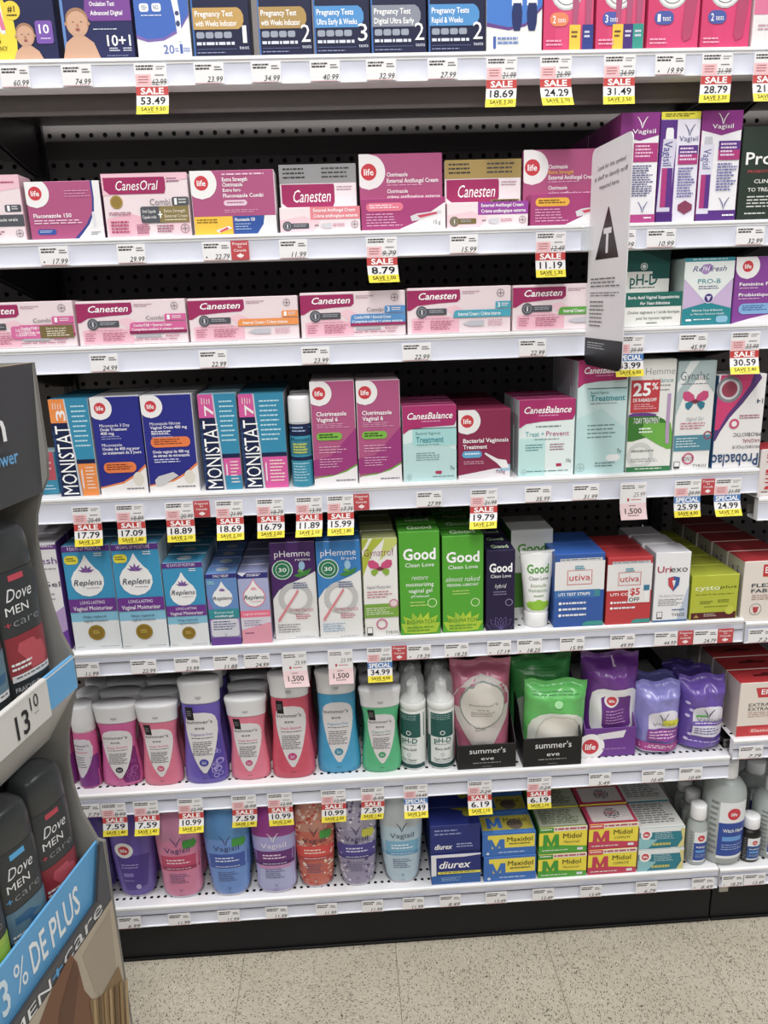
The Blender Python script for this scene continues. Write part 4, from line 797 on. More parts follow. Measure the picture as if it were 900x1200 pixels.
def a_probaclac(A):
    A.part('magenta_wave'); A.s([(0, .05, .85), (.04, .05, .9), (.12, .02, .8), (.3, .0, .55), (.45, .0, .3), (.6, .0, .12), (.7, 0, .03)], '5A3A7A'); A.s([(0, .05, .72), (.12, .02, .66), (.28, 0, .45), (.42, .0, .24), (.58, .0, .08)], 'D22A6E'); A.part(None)
    A.part('foil_seal'); A.c(.24, .15, .14, '8A8A92'); A.c(.24, .15, .11, 'D8D8DE'); A.c(.24, .15, .085, 'A04058'); A.part(None)
    A.t(.83, .26, .96, .31, '14', '2A3A6A', 'u'); A.m(.5, .43, .95, .48, 2, 'A03A5A', .4); A.part('logo_mark'); A.c(.4, .52, .055, 'D24A74'); A.c(.4, .52, .03, 'F4F0F0'); A.part(None)
    A.t(.4, .76, .98, .79, 'PROBIOTIQUE', '4A4A52', 'u'); A.t(.6, .69, .98, .73, 'VAGINAL', 'A03A5A', 'u'); A.t(.4, .62, .98, .66, 'PROBIOTIC', '4A4A52', 'u'); A.t(.0, .85, .97, .98, 'Probaclac', '1E4878', 'ub')
carton(3, 24, 49, 583.5, 530, .03, lambda A: (A.r(.1, 0, 1, .62, 'C24A5A'), A.m(.2, .1, .9, .5, 3, 'F0D0D4', .3), A.r(0, .66, 1, 1, '2E8FAE'), A.m(.1, .72, .9, .95, 3, 'D8EEF4', .3)), ['2E8FAE', None, None], 'low teal box with red label, mostly hidden by the dark display', Y=.02, name='carton')
carton(3, 49.5, 70.5, 583, 530, .04, lambda A: (A.r(.0, .0, .95, .66, 'C24A5A'), A.m(.2, .1, .85, .5, 3, 'F0D0D4', .3), A.m(.1, .78, .9, .93, 2, 'D8EEF4', .3)), ['2E8FAE', '9CB4BC', None], 'low teal and red box tucked left of the orange-cornered box', Y=.03)
carton(3, 72, 117.5, 581, 467.5, .045, monistat('3', 'F08A2C', False), ['16224A', TEAL, 'F0F0F0'], 'tall box with upright white lettering and orange corner', n=2, Y=.012)
carton(3, 119, 175, 578.8, 465.2, .045, a_mic3(True), ['1C2288', 'EAEAEE', '1C2288'], 'tall royal blue box with low orange pill', n=2, Y=.012)
carton(3, 176, 235, 576, 463, .045, a_mic3(False), ['1C2288', 'EAEAEE', 'E0E0E8'], 'tall royal blue box with orange pill across its middle', n=2, Y=.012)
carton(3, 241, 285, 573.5, 461.8, .045, monistat('7', 'D84A9C', False), ['16224A', '9CC8D8', 'D0D0D8'], 'narrower tall box with white upright lettering and pink corner', n=2, Y=.012)
carton(3, 287, 339, 571.5, 461.2, .06, monistat('7', 'D84A9C', True), ['16224A', '2E86A4', 'D0D0D8'], 'wider tall box with white upright lettering and pink corner', n=2, Y=.012)
carton(3, 368.7, 420, 567, 447, .045, a_clot, [LP, 'E8D8E0', 'EDE6EA'], 'tall magenta box with green pill beside the spray can', n=2, Y=.012)
carton(3, 421, 471.5, 566, 446, .045, a_clot, [LP, 'E8D8E0', 'EDE6EA'], 'tall magenta box with green pill beside the mint box', n=2, Y=.012)
carton(3, 473, 535.5, 564.5, 475.2, .03, canesbal('s'), ['DDEFEE', 'A8246A', 'E4EEEE'], 'mint box with magenta banner left of the maroon box', n=3, Y=.012)
carton(3, 537, 598, 562, 480, .042, a_bv, ['8E1E4C', '8E1E4C', '8E1E4C'], 'maroon box with red badge and white applicator', n=4, Y=.012)
carton(3, 606.8, 672, 558, 468, .036, canesbal('prevent'), ['E4F0EF', 'A8246A', 'C6DCDC'], 'pale mint and white box with magenta banner', n=2, Y=.012)
carton(3, 673, 731, 555, 422, .036, canesbal('tall'), ['CFE8E8', 'A8246A', 'C6DCDC'], 'tall mint box with magenta banner behind the hanging sign', n=3, Y=.012)
carton(3, 732.5, 785, 552.5, 421.5, .05, a_hemme, ['ECECE8', 'D8DAD6', 'E0E4DC'], 'tall white box with green waves and red percent-off sticker', n=3, Y=.012)
carton(3, 786.5, 830.3, 549, 423, .045, a_gynalac, ['F0EFEE', '8AA6AA', 'B8C6C8'], 'tall grey-white box with pink and blue butterfly', n=2, Y=.012)
carton(3, 833, 888.7, 546.6, 439, .05, a_probaclac, ['F2EFEF', 'E8E4E6', '2E5A86'], 'white box standing upside down with blue lettering', n=1, Y=.012)
def a_band(A): A.part('red_stripe'); A.r(.66, 0, 1, 1, 'C8B8B8'); A.part(None); A.t(.18, .03, .75, .86, 'BAND-AID', 'C8202C', 'vx'); A.m(.1, .9, .9, .95, 1, '8A6A6A')
carton(3, 886.5, 930, 598.5, 526, .06, a_band, ['E6DEDA', 'B8202C', 'D8D0CC'], 'white box with red sideways lettering at the right edge', Y=.012, deck=ZRD[3])

# ================================================================== FIFTH SHELF
def drop(A, u, v, r, c='F3F3F3', rim=None):
    A.part('drop_mark'); a = A.S.asp
    def pts(k): return [(u+r*k*x/a, v+r*k*y) for x, y in [(0, -1.75), (.22, -1.3), (.55, -.85)] + [(math.sin(t)*1.0, -math.cos(t)*1.0) for t in [math.pi*(.28+.144*i) for i in range(11)]] + [(-.55, -.85), (-.22, -1.3)]]
    if rim: A.p(pts(1.1), rim)
    A.p(pts(1), c); A.part(None)
def lotus(A, u, v, r, c):
    A.part('lotus_mark'); a = A.S.asp
    for t in (-70, -38, 0, 38, 70):
        x, y = math.sin(math.radians(t)), -math.cos(math.radians(t)); A.p([(u, v), (u+r*(x*.5-y*.16)/a, v+r*(y*.5+x*.16)), (u+r*x/a, v+r*y), (u+r*(x*.5+y*.16)/a, v+r*(y*.5-x*.16))], c)
    A.part(None)
def replens(days, small=0):
    def f(A):
        A.r(0, .0, 1, .62, '2394C4'); A.s([(.6, 0, 1), (.72, 0, 1)], '7FBEDA'); A.r(0, .72, 1, 1, 'E4E8EA')
        A.r(0, .0, 1, .055 if not small else .06, '5B2A86'); A.t(.12, .01, .82, .042, days+' DAYS OF MOISTURE', 'F0E8F8', 'b'); A.m(.66, .07, .88, .11, 2, 'FFFFFF', .45)
        if not small: A.rr(.03, .09, .32, .17, 'E8DC28', .4); A.m(.07, .11, .28, .15, 2, '6A6210', .5)
        drop(A, .46, .335 if not small else .36, .145); lotus(A, .46, .25 if not small else .27, .075, '7A4A9C'); A.t(.16, .315, .76, .37, 'Replens', '2A2448', 'i'); A.m(.42, .395, .7, .405, 1, '8A80A0')
        A.r(0, .5, 1, .625, '6B2A8C'); A.t(.24, .52, .76, .55, 'LONG-LASTING', 'F0E8F8', ''); A.t(.08, .57, .92, .61, 'Vaginal Moisturizer', 'FFFFFF', 'b')
        A.t(.26, .66, .76, .685, 'Helps replenish', '3A3A5A', ''); A.t(.26, .7, .78, .725, 'vaginal moisture', '3A3A5A', '')
        A.part('gold_seal'); A.c(.5, .83, .075, '9A7A1E'); A.c(.5, .83, .062, '8A6E18'); A.m(.42, .81, .58, .85, 2, 'D8BC5A', .4); A.part(None); A.m(.55, .965, .95, .975, 1, '9A9AA0'); A.m(.04, .965, .2, .975, 1, '9A9AA0')
    return f
def rep_top(A): A.c(.5, .5, .3, 'C8D4DC', ry=.25); A.m(.3, .45, .7, .56, 1, '3A3A6A')
def a_rep_purple(A):
    A.r(0, 0, 1, 1, 'A48CC8'); A.r(0, .0, 1, .5, '5E8CC8'); A.p([(0, .3), (.0, .98), (.6, .98)], '8A6CB8'); A.r(0, 0, 1, .06, '2A2A7A'); A.t(.25, .012, .75, .045, 'DAILY RELIEF', 'FFFFFF', ''); A.m(.05, .1, .3, .15, 2, '9AE0D8', .5)
    drop(A, .5, .33, .13); lotus(A, .5, .24, .05, '7A4A9C'); A.t(.18, .31, .82, .36, 'Replens', '2A2448', 'i'); A.s([(.49, 0, 1), (.51, 0, 1), (.62, 0, 1)], '26909A'); A.t(.2, .52, .8, .55, 'External', 'DDF4F4', ''); A.t(.2, .57, .8, .6, 'comfort gel', 'FFFFFF', 'b')
    A.rr(.04, .63, .96, .88, 'D8D8E2', .15); A.m(.12, .66, .88, .8, 4, '5A5A8A', .4); vag_mark(A, .5, .83, .12, '4A4A8A'); A.r(0, .9, 1, 1, '6A3E9C')
def a_rep_pink(A):
    A.r(0, .0, 1, .56, 'AAB0D8'); A.r(0, .0, 1, .08, '2A2A7A'); A.m(.3, .02, .85, .06, 2, 'E8E8F4'); A.p([(0, .0), (.3, .0), (.15, .05)], 'E8E8F4')
    drop(A, .5, .34, .135, rim='E87890'); lotus(A, .5, .24, .05, 'E89AA8'); A.t(.16, .31, .84, .37, 'Replens', '2A2448', 'i'); A.m(.4, .4, .75, .415, 1, 'E0607C'); A.r(0, .53, 1, .625, 'EE6A8C'); A.t(.08, .56, .92, .59, 'vaginal moisture', 'FFFFFF', '')
    A.r(0, .625, 1, 1, 'DCD6E4'); A.m(.1, .67, .75, .76, 3, '6A5A8A', .3); A.p([(0, .8), (1, .7), (1, 1), (0, 1)], 'E89AB0'); A.m(.1, .84, .4, .87, 1, '8A3A6A')
def phemme(word, c):
    def f(A):
        A.part('colour_wave'); A.s([(0, 0, 1), (.3, 0, 1), (.36, 0, .75), (.42, 0, .4), (.48, 0, .16), (.55, 0, .04), (.58, 0, 0)], c); A.part(None)
        A.t(.1, .08, .9, .145, 'pHemme', 'F4F0F8', ''); A.t(.56, .16, .9, .19, word, 'F4F0F8', '')
        A.part('seal'); A.c(.26, .275, .1, 'E8EFE8'); A.c(.26, .275, .092, '1E7A54'); A.c(.26, .275, .066, 'E8EFE8'); A.c(.26, .275, .06, '1E7A54'); A.part(None); A.t(.17, .255, .35, .295, '30', 'F0F8F0', 'b')
        A.part('leaf_sprig'); A.p([(.5, .34), (.7, .3), (.92, .27), (.84, .33), (.64, .36)], '3E8A3A'); A.p([(.6, .3), (.66, .25), (.74, .31)], '6AB050'); A.c(.7, .24, .03, '9AC4E4', ry=.045); A.part(None)
        A.part('ring_mark'); A.ring(.52, .57, .165, 'C6C6C6', .3, n=22); A.part('applicator'); A.p([(.09, .82), (.14, .80), (.6, .5), (.57, .48), (.5, .53), (.1, .78)], 'E0808A'); A.part(None)
        A.m(.48, .41, .88, .48, 3, '5A6A9A', .5); A.t(.36, .68, .9, .71, '10 PRE-FILLED', 'C05068', ''); A.m(.5, .74, .86, .8, 3, 'C05068', .4); A.m(.08, .84, .62, .94, 4, '6A6A70' if word == 'revive' else '5A9AC8', .3); A.m(.46, .975, .9, .985, 1, '9A9AA0')
    return f
def a_gynatrof(A):
    A.p([(0, 0), (.65, 0), (.3, .12), (0, .38)], 'B0BC2E'); A.p([(.65, 0), (1, 0), (1, .06), (.5, .22)], 'C8D06A'); A.p([(.2, 0), (.3, 0), (0, .18), (0, .12)], 'EEF0D8')
    A.t(.05, .1, .9, .175, 'Gynatrof', '8A2A5A', 'l'); butterfly(A, .5, .28, .11, 'CE3E78', '8AB02E'); A.t(.1, .47, .8, .5, 'Vaginal Moisturizer', '8A7A90', 'il'); A.m(.1, .53, .9, .61, 3, 'C0607A', .35)
    A.r(0, .66, 1, .8, '7AA838'); A.m(.06, .7, .85, .78, 4, 'E8F4D8', .35); A.part('round_mark'); A.ring(.86, .66, .045, 'C88A9A', .3, fill='E8D4D4'); A.ring(.5, .87, .055, 'CC6A90', .25); A.part(None); A.r(.06, .9, .23, .985, '3A3A3E'); A.r(.075, .905, .215, .96, 'F0F0F0'); A.t(.6, .945, .96, .975, 'TYROS', '3A3A3E', '')
def good(lines, w0=.1, dark=0, white=0):
    def f(A):
        fg = 'FFFFFF' if not white else '4E9A2A'; sub = 'FFFFFF' if not white else '4A6A4A'
        A.t(w0, .16, 1-w0, .265, 'Good', fg, 'x'); A.t(w0+.05, .295, .96-w0, .335, 'Clean Love', sub, '')
        y = .41
        for t_, a, b, h in lines: A.t(a, y, b, y+h, t_, sub, 'il' if h > .045 else ''); y += h+.022
        A.m(.25, y+.02, .75, y+.08, 2, 'B8D86A' if not dark else '8A80A8', .4)
        if not white:
            c = '8CC83A' if not dark else '6A5A8A'; A.part('animal_seal'); A.ring(.80, .69 if not dark else .65, .045, 'C8E8A8' if not dark else '8A80A8', .2); A.part(None)
            A.part('lotus_print'); a = A.S.asp
            for t in (-66, -42, -20, 0, 20, 42, 66):
                x, yy = math.sin(math.radians(t)), -math.cos(math.radians(t)); r = .26 if not dark else .2; r *= .8+.2*abs(x); px, py = .5, 1.0
                P = [(px, py-.01), (px+(x*.55-yy*.2)*r/a, py-.01+(yy*.55+x*.2)*r), (px+x*r/a, py-.01+yy*r), (px+(x*.55+yy*.2)*r/a, py-.01+(yy*.55-x*.2)*r)]
                P = [(min(.99, max(.01, q[0])), min(.995, q[1])) for q in P]
                if not dark: A.p(P, ['A8CC20', '9AC428', 'B4D420'][t % 3])
                else:
                    for q0, q1 in zip(P, P[1:]+P[:1]): A.p([q0, q1, (q1[0]+.02, q1[1]), (q0[0]+.02, q0[1])], '6A5A98')
            A.part(None)
            if not dark: A.t(.16, .85, .84, .89, 'BIO-MATCH', '4A8A1A', ''); A.m(.16, .92, .84, .98, 2, '5A9A20', .4)
    return f
def good_top(A): A.t(.2, .3, .85, .75, 'Good', 'D0E8C0', 'x')
def utiva(band, foot, c):
    def f(A):
        A.r(.0, .1, 1, .5, 'ECEAEA'); A.r(.1, .06, .95, .1, 'D0D4D8'); A.m(.12, .07, .9, .09, 1, '6A7078')
        A.part('outline_frame'); B = c if c != '1F55A8' else 'CC3038'
        for q in ((.25, .22, .75, .227), (.25, .41, .75, .418), (.25, .22, .262, .418), (.738, .22, .75, .418)): A.r(*q, 'CC3038')
        A.part(None); A.t(.29, .27, .71, .36, 'utiva', 'CC3038', ''); A.m(.4, .16, .62, .22, 2, '3A9AB4', .6)
        A.r(0, .5, 1, 1, c); A.r(.66, .49, .92, .59, '3A8A9C' if foot else c); A.r(0, .49, .8 if foot else .5, .6, '2E6EB4' if foot else c); A.t(.08, .525, .72 if foot else .5, .565, band, 'FFFFFF', 'b')
        for k in range(3):
            if not foot and k == 2: break
            A.c(.12, .67+.083*k, .02, 'FFFFFF'); A.m(.17, .655+.083*k, .65, .685+.083*k, 1, 'E8ECF4', .9)
        A.p([(.6, .955), (.68, .93), (1, .93), (1, .99), (.58, .99)], '3A9A94')
        if not foot: A.part('discount_sticker'); A.r(.48, .43, .97, .68, 'F0ECEC'); A.t(.52, .46, .74, .56, '$5', 'C8202C', 'x'); A.t(.5, .60, .74, .66, 'OFF', '3A3A3E', 'b'); A.r(.82, .42, .95, .5, '2A7A9C'); A.r(.86, .52, .93, .66, 'F4F4F4'); A.part(None)
    return f
def a_uriexo(A):
    A.p([(0, 0), (.4, 0), (0, .3)], 'F0F0F4'); A.p([(1, .45), (1, 1), (.7, 1)], 'B8C4D8'); A.t(.06, .19, .45, .28, 'Uri', 'B03048', 'b'); A.t(.44, .19, .92, .28, 'exo', '44444A', '')
    A.part('shield_emblem'); A.p([(.38, .36), (.55, .34), (.72, .36), (.7, .47), (.55, .56), (.4, .47)], '2E5A9C'); A.p([(.38, .36), (.55, .35), (.55, .55), (.4, .47)], 'C8303C'); A.p([(.5, .4), (.6, .4), (.56, .5)], 'F0F0F4'); A.part(None)
    A.t(.16, .60, .86, .635, 'The Shield of Protection', '7A8090', 'il'); A.m(.14, .67, .86, .78, 4, '6A6A72', .3); A.r(.12, .85, .28, .95, '3A3A3E'); A.r(.135, .856, .265, .93, 'F0F0F0'); A.m(.55, .82, .9, .85, 1, '2E4A8A'); A.t(.55, .88, .92, .925, 'TYROS', '4A4A3E', ''); A.r(0, .975, 1, 1, '3A6A9C')
def a_cysto(A):
    A.p([(0, .0), (.3, 0), (.0, .8)], 'B8C020'); A.t(.08, .22, .6, .33, 'cysto', 'F6F8E0', ''); A.t(.61, .24, .95, .30, 'plus', '4A5010', ''); A.m(.1, .42, .9, .45, 1, '7A8010'); A.m(.2, .58, .5, .66, 2, '5A5E10', .4); A.m(.58, .56, .88, .64, 2, '5A5E10', .4); A.m(.3, .7, .8, .73, 1, '5A5E10')
    A.s([(.85, .03, .66), (.85, .03, .97)], '5A1A24') if 0 else A.r(.03, .84, .98, .99, '5A1A24'); A.part('foot_seal'); A.c(.84, .8, .1, 'C6CC3C'); A.part(None); A.p([(.08, .95), (.14, .88), (.2, .95)], 'A89040'); A.m(.3, .87, .6, .95, 2, 'D8C8B8', .4)
def a_elasto(A):
    A.r(.38, .06, 1.0, .26, 'C8202C'); A.t(.42, .1, .98, .2, 'Elastoplast', 'FFFFFF', 'b'); A.p([(.38, .26), (1, .26), (1, .29)], 'F0B030'); A.t(.18, .37, .98, .43, 'FLEXIBLE', '3A4450', 'b'); A.t(.18, .46, .8, .52, 'FABRIC', '3A4450', 'b'); A.m(.2, .56, .7, .66, 3, '9A6A5A', .35)
    A.part('round_mark'); A.ring(.3, .8, .1, '9A9A9A', .12); A.p([(.24, .76), (.36, .76), (.34, .84), (.3, .87), (.26, .84)], 'B8303C'); A.part(None); A.r(.78, .7, 1, 1, 'E8B090')
def a_gel(A):
    A.r(.0, .0, 1, .06, '6A3A8C'); A.t(.55, .012, .95, .04, 'ARABELL', 'FFFFFF', ''); A.r(0, .0, 1, .02, 'E8E4EC'); A.t(.45, .13, .98, .19, 'Fresh', '6A3A8C', ''); A.m(.5, .23, .95, .25, 1, '9A9AA0'); A.t(.62, .35, .98, .4, 'Gel', '5A5060', ''); A.m(.5, .46, .9, .55, 2, '9A9AA0', .3)
    A.p([(.3, .9), (.6, .7), (1, .58), (1, .82), (.5, 1), (.3, 1)], 'B49ACC'); A.p([(.3, 1), (.7, .88), (1, .8), (1, 1)], '6A2E9C')
carton(4, 24, 84, 763.5, 637, .055, a_gel, ['E9E7EA', 'B8B4BC', '5A2E8C'], 'white and purple gel box mostly hidden by the dark display', n=3, mat='card')
carton(4, 89, 144, 761, 639.5, .045, replens('9'), ['E4E8EA', '3A86AC', 'C8D4DA'], 'tall blue and white box reading nine days', n=5)
carton(4, 144.8, 199, 760, 637.5, .045, replens('14'), ['E4E8EA', '3A86AC', 'C8D4DA'], 'tall blue and white box reading fourteen days', n=5)
carton(4, 200, 246.6, 758.5, 659.5, .045, replens('42', 1), ['E4E8EA', '2E8CB4', 'A8C4D4'], 'shorter blue and white box reading forty-two days', n=5, topart=rep_top)
carton(4, 248, 284, 756, 672.5, .04, a_rep_purple, ['A48CC8', '5E8CC8', '8A90C0'], 'small blue and purple box with teal band', n=6, topart=rep_top)
carton(4, 284.6, 320, 754.5, 671, .04, a_rep_pink, ['D8D2E4', '8A90B8', 'B8A8C8'], 'small lilac box with pink band', n=6)
carton(4, 323, 374.5, 748.5, 635.5, .05, phemme('revive', '4A2068'), ['EEEDEC', '3A1A52', 'DADADA'], 'tall white box with dark purple top and green seal', n=2)
carton(4, 375.5, 426.5, 747.5, 634, .05, phemme('fresh', '1C7CC4'), ['EEEDEC', '145E9A', 'DADADA'], 'tall white box with bright blue top and green seal', n=2)
carton(4, 427.8, 468.5, 745.5, 631, .045, a_gynatrof, ['EFEEEA', '9A9E6A', 'A8AC88'], 'tall white and lime box with pink and green butterfly', n=5, dx=-.0015)
GR = '4CA81E'
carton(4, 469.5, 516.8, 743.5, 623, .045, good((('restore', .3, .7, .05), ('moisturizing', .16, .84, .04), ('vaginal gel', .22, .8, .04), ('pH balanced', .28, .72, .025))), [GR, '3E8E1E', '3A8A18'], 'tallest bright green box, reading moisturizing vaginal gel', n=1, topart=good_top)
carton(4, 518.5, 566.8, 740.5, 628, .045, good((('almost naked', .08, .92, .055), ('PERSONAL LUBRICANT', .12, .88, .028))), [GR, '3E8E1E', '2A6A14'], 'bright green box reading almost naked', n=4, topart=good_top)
carton(4, 569.2, 603, 738.5, 645, .04, good((('hybrid', .3, .7, .055),), .1, 1), ['241A40', '2A2444', '241A40'], 'narrow dark purple box left of the white tube', n=5, topart=good_top)
def a_goodback(A): good((), .16, 0, 1)(A); A.r(0, .5, .55, .92, '4A8A2A')
carton(4, 597, 646, 722, 621, .045, a_goodback, ['E6E8E4', 'DADCD8', '3A7A24'], 'white box with green lettering standing behind the white tube', n=1, Y=.07)
def tube(row, xl, xr, yb, yt, short):
    """squeeze tube standing on its cap: round at the cap, flat crimp at the top"""
    zd = ZD[row]; Y = hit_z((xl+xr)/2, yb, zd)[1]; xc = (x_at(xl, Y, zd)+x_at(xr, Y, zd))/2; wc = (x_at(xr, Y, zd)-x_at(xl, Y, zd))/2
    zt = z_at(yt, xc, Y+wc); H = zt-zd; o = empty('squeeze_tube', (xc, Y+wc, zd+.0002)); wt = wc*1.42
    P = [(0, wc*.96, wc*.96), (.03, wc, wc), (.2, wc, wc)]; c = MB(); N = 28
    def ring(t, a, b): return [(a*math.cos(2*math.pi*i/N), b*math.sin(2*math.pi*i/N), t*H) for i in range(N)]
    c.grid([ring(0, .001, .001)]+[ring(*p) for p in P]+[ring(.205, wc*.97, wc*.97)], 'F0F0F0', closed=True); c.build('cap', 'plastic', o)
    PB = [(.205, wc*.96, wc*.96), (.23, wc*1.03, wc*.98), (.5, wc*1.15, wc*.8), (.8, wc*1.32, wc*.4), (.95, wt, .0025), (1, wt, .0015)]
    b = MB(); b.grid([ring(*p) for p in PB]+[ring(1, .001, .0005)], 'F1F2F0', closed=True); b.build('tube_body', 'plastic', o)
    cr = MB(); cr.box(-wt, -.002, H*.965, wt, .002, H*1.0, 'E2E4E2'); cr.build('crimp', 'plastic', o)
    A = Art(Loft([(0, wc, wc)]+PB, H, 2.0, .9))
    A.t(.12, .17, .88, .28, 'Good', '4E9A2A', 'x'); A.t(.16, .32, .88, .37, 'Clean Love', '5A6A5A', ''); A.t(.2, .41, .8, .46, 'bionude', '8A9A6A', 'i'); A.m(.12, .49, .88, .53, 2, '5A8A4A', .4); A.m(.3, .56, .7, .6, 1, '9AB08A')
    A.part('lotus_print'); A.s([(.62, .45, .55), (.65, .1, .9), (.68, .02, .98), (.73, .05, .95), (.76, .2, .8)], '8CC02A'); A.part(None); A.build(o)
    tag(o, short, 'tube')
tube(4, 617, 645, 736, 645, 'white squeeze tube with green lettering standing on its cap')
carton(4, 648, 706, 736, 649, .06, utiva('UTI TEST STRIPS', True, '1F55A8'), ['1F55A8', '1E5AB0', '1A4A90'], 'blue and white test strip box with white tick list', n=1)
carton(4, 708.5, 761, 733.5, 653, .06, utiva('UTI CO', False, 'C4262E'), ['C4262E', 'B4242C', 'A01E26'], 'red and white box with $5 off sticker', n=1)
carton(4, 763.5, 804.7, 729.5, 647.5, .05, a_uriexo, ['F0F0F2', 'D0D0D6', 'B8BCC4'], 'white box with red and blue shield emblem', n=2, dx=-.005)
carton(4, 807, 862.7, 727.5, 674, .05, a_cysto, ['B8C02A', 'A4AC2A', '9AA222'], 'low lime green box with maroon foot', n=4, dx=-.002)
carton(4, 865.5, 925, 727.5, 657, .055, a_elasto, ['E9DFD6', 'A81E28', 'B8B0A8'], 'cream box with red banner, right edge of fifth shelf', n=4, sideart=lambda B: (B.r(.08, .05, .95, .95, 'B8B2AA'), B.m(.15, .1, .9, .9, 5, '5A5450', .5, vert=True)), deck=ZRD[4], dx=-.002)

# ================================================================== bottles
N32 = 32
def sring(hw, hd, z, n=2.3, N=N32, y0=0):
    out = []
    for i in range(N):
        a = 2*math.pi*i/N; c, s = math.cos(a), math.sin(a)
        out.append((hw*math.copysign(abs(c)**(2/n), c), y0+hd*math.copysign(abs(s)**(2/n), s), z))
    return out
def lofted(P, H, c, n=2.3, cap_b=True, cap_t=True):
    mb = MB(); R = [sring(hw, hd, t*H, n) for t, hw, hd in P]
    if cap_b: R = [sring(.0005, .0005, P[0][0]*H, n)]+R
    if cap_t: R = R+[sring(.0005, .0005, P[-1][0]*H, n)]
    mb.grid(R, c, closed=True); return mb
def bspot(row, xl, xr, yb, ytop, depthk, deck=None):
    zd = deck if deck is not None else ZD[row]; Y = max(.004, hit_z((xl+xr)/2, yb, zd)[1]); x0, x1 = x_at(xl, Y+.01, zd), x_at(xr, Y+.01, zd); hw = (x1-x0)/2; hd = hw*depthk
    xc = (x0+x1)/2; Yc = Y+hd; return xc, Yc, hw, hd, zd, z_at(ytop, xc, Yc+hd*.9)-zd
def wash(xl, xr, yb, yt, wcap, c, c2, badge, tagc, pat, short, n=1, pink='D84A78', shield=True):
    """flat oval wash bottle: narrow waist under a wide white flip cap, swelling to its foot"""
    xc, Yc, hw, hd, zd, H = bspot(5, xl, xr, yb, yt, .55); o = empty('wash_bottle', (xc, Yc, zd+.0002)); k = wcap/2*hw*2/(xr-xl)*1.03
    P = [(0, hw*.90, hd*.9), (.02, hw*.97, hd), (.08, hw, hd), (.2, hw*.96, hd), (.4, hw*.86, hd*.92), (.55, hw*.82, hd*.86), (.7, (hw*.84+k*.3)/1.3, hd*.82), (.78, k*.93, hd*.82), (.795, k*.93, hd*.82)]
    lofted(P, H, c, cap_t=False).build('bottle_body', 'pearl', o)
    PC = [(.79, k*.95, hd*.85), (.8, k*.95, hd*.85), (.9, k*.98, hd*.88), (.96, k*1.03, hd*.93), (.985, k*1.03, hd*.93), (1, k*.99, hd*.89)]
    lofted(PC, H, 'E6E6E8').build('flip_cap', 'plastic', o)
    A = Art(Loft(P+PC[1:], H, 2.3, .92))
    A.part('thumb_notch'); A.s([(.135, .42, .58), (.15, .42, .58), (.165, .46, .54)], 'B8B8BC', 4); A.part(None)
    if pat: A.part('pattern_print'); A.s([(.52, .9, 1), (.6, .8, 1), (.7, .66, 1), (.8, .6, 1), (.9, .56, .98), (.95, .6, .96)], c2); rs = random.Random(3)
    if pat:
        for q in range(14): A.ring(.72+.2*rs.random(), .66+.26*rs.random(), .012+.02*rs.random(), pat, .2, n=8)
    A.part('shield_label'); A.s([(.29, .36, .62), (.31, .2, .82), (.34, .12, .9), (.40, .08, .95), (.47, .08, .95), (.56, .13, .9), (.66, .2, .82), (.76, .3, .72), (.84, .4, .61), (.88, .47, .54)], 'DDD9DA')
    A.part(None)
    if tagc: A.part('black_flag'); A.s([(.235, .12, .32), (.36, .14, .34)], '1C1A1E', 3); A.m(.16, .27, .3, .33, 3, '8A8A8A', .4); A.part(None)
    A.t(.12, .36, .82, .395, "summer's", '3A383C', ''); A.t(.33, .42, .6, .45, 'eve', '3A383C', ''); A.t(.2, .485, .8, .51, 'Simply Sensitive' if pink == 'D84A78' else 'Fragrance Free', pink, 'i'); A.m(.22, .53, .8, .545, 1, '6A6A6E'); A.m(.24, .57, .78, .71, 8, '5E5C60', .4)
    A.part('round_badge'); A.c(.5, .775, .036, badge); A.part(None); A.t(.45, .76, .55, .79, '5in1', 'F0F0F0', ''); A.m(.44, .93, .56, .94, 1, '3A3A3E')
    R_ = A.build(o); cap_ = [q for q in o.children if q.name.startswith('flip_cap')][0]
    for q in R_:
        if q.name.startswith('thumb_notch'): q.parent = cap_
    tag(o, short, 'bottle', 'wash bottles on the sixth shelf')
    for q in range(n):
        cc = copy_tree(o, None, ('lettering', 'black_flag', 'thumb_notch', 'pattern_print')); cc.location.y += (hd*2+.004)*(q+1); cc.location.x += random.uniform(-.003, .003); tag(cc, f'{ORD[q]} bottle behind the {short}')
    return o
def spray(row, xl, xr, yb, yt, capk, c, c2, art, short, n=1, capc='ECECEE', rnd=1.0, deck=None, capr=1.0):
    xc, Yc, hw, hd, zd, H = bspot(row, xl, xr, yb, yt, rnd, deck); o = empty('spray_bottle', (xc, Yc, zd+.0002)); t = 1-capk
    P = [(0, hw*.93, hd*.93), (.015, hw, hd), (t-.04, hw, hd), (t-.01, hw*.97, hd*.97), (t, hw*.96, hd*.96)]
    lofted(P, H, c, 2, cap_t=False).build('can_body', 'pearl', o)
    PC = [(t, hw*.98*capr, hd*.98*capr), (t+.01, hw*capr, hd*capr), (.97, hw*.985*capr, hd*.985*capr), (.99, hw*.95*capr, hd*.95*capr), (1, hw*.86*capr, hd*.86*capr)]
    lofted(PC, H, capc, 2).build('cap', 'plastic', o)
    A = Art(Loft(P+PC[1:], H, 2.0, .96)); art(A); A.build(o); tag(o, short, 'bottle')
    for q in range(n):
        cc = copy_tree(o, None, ('lettering',)); cc.location.y += (hd*2+.003)*(q+1); cc.location.x += random.uniform(-.002, .002); tag(cc, f'{ORD[q]} bottle behind the {short}')
    if n: o['group'] = 'row of ' + short; 
    return o
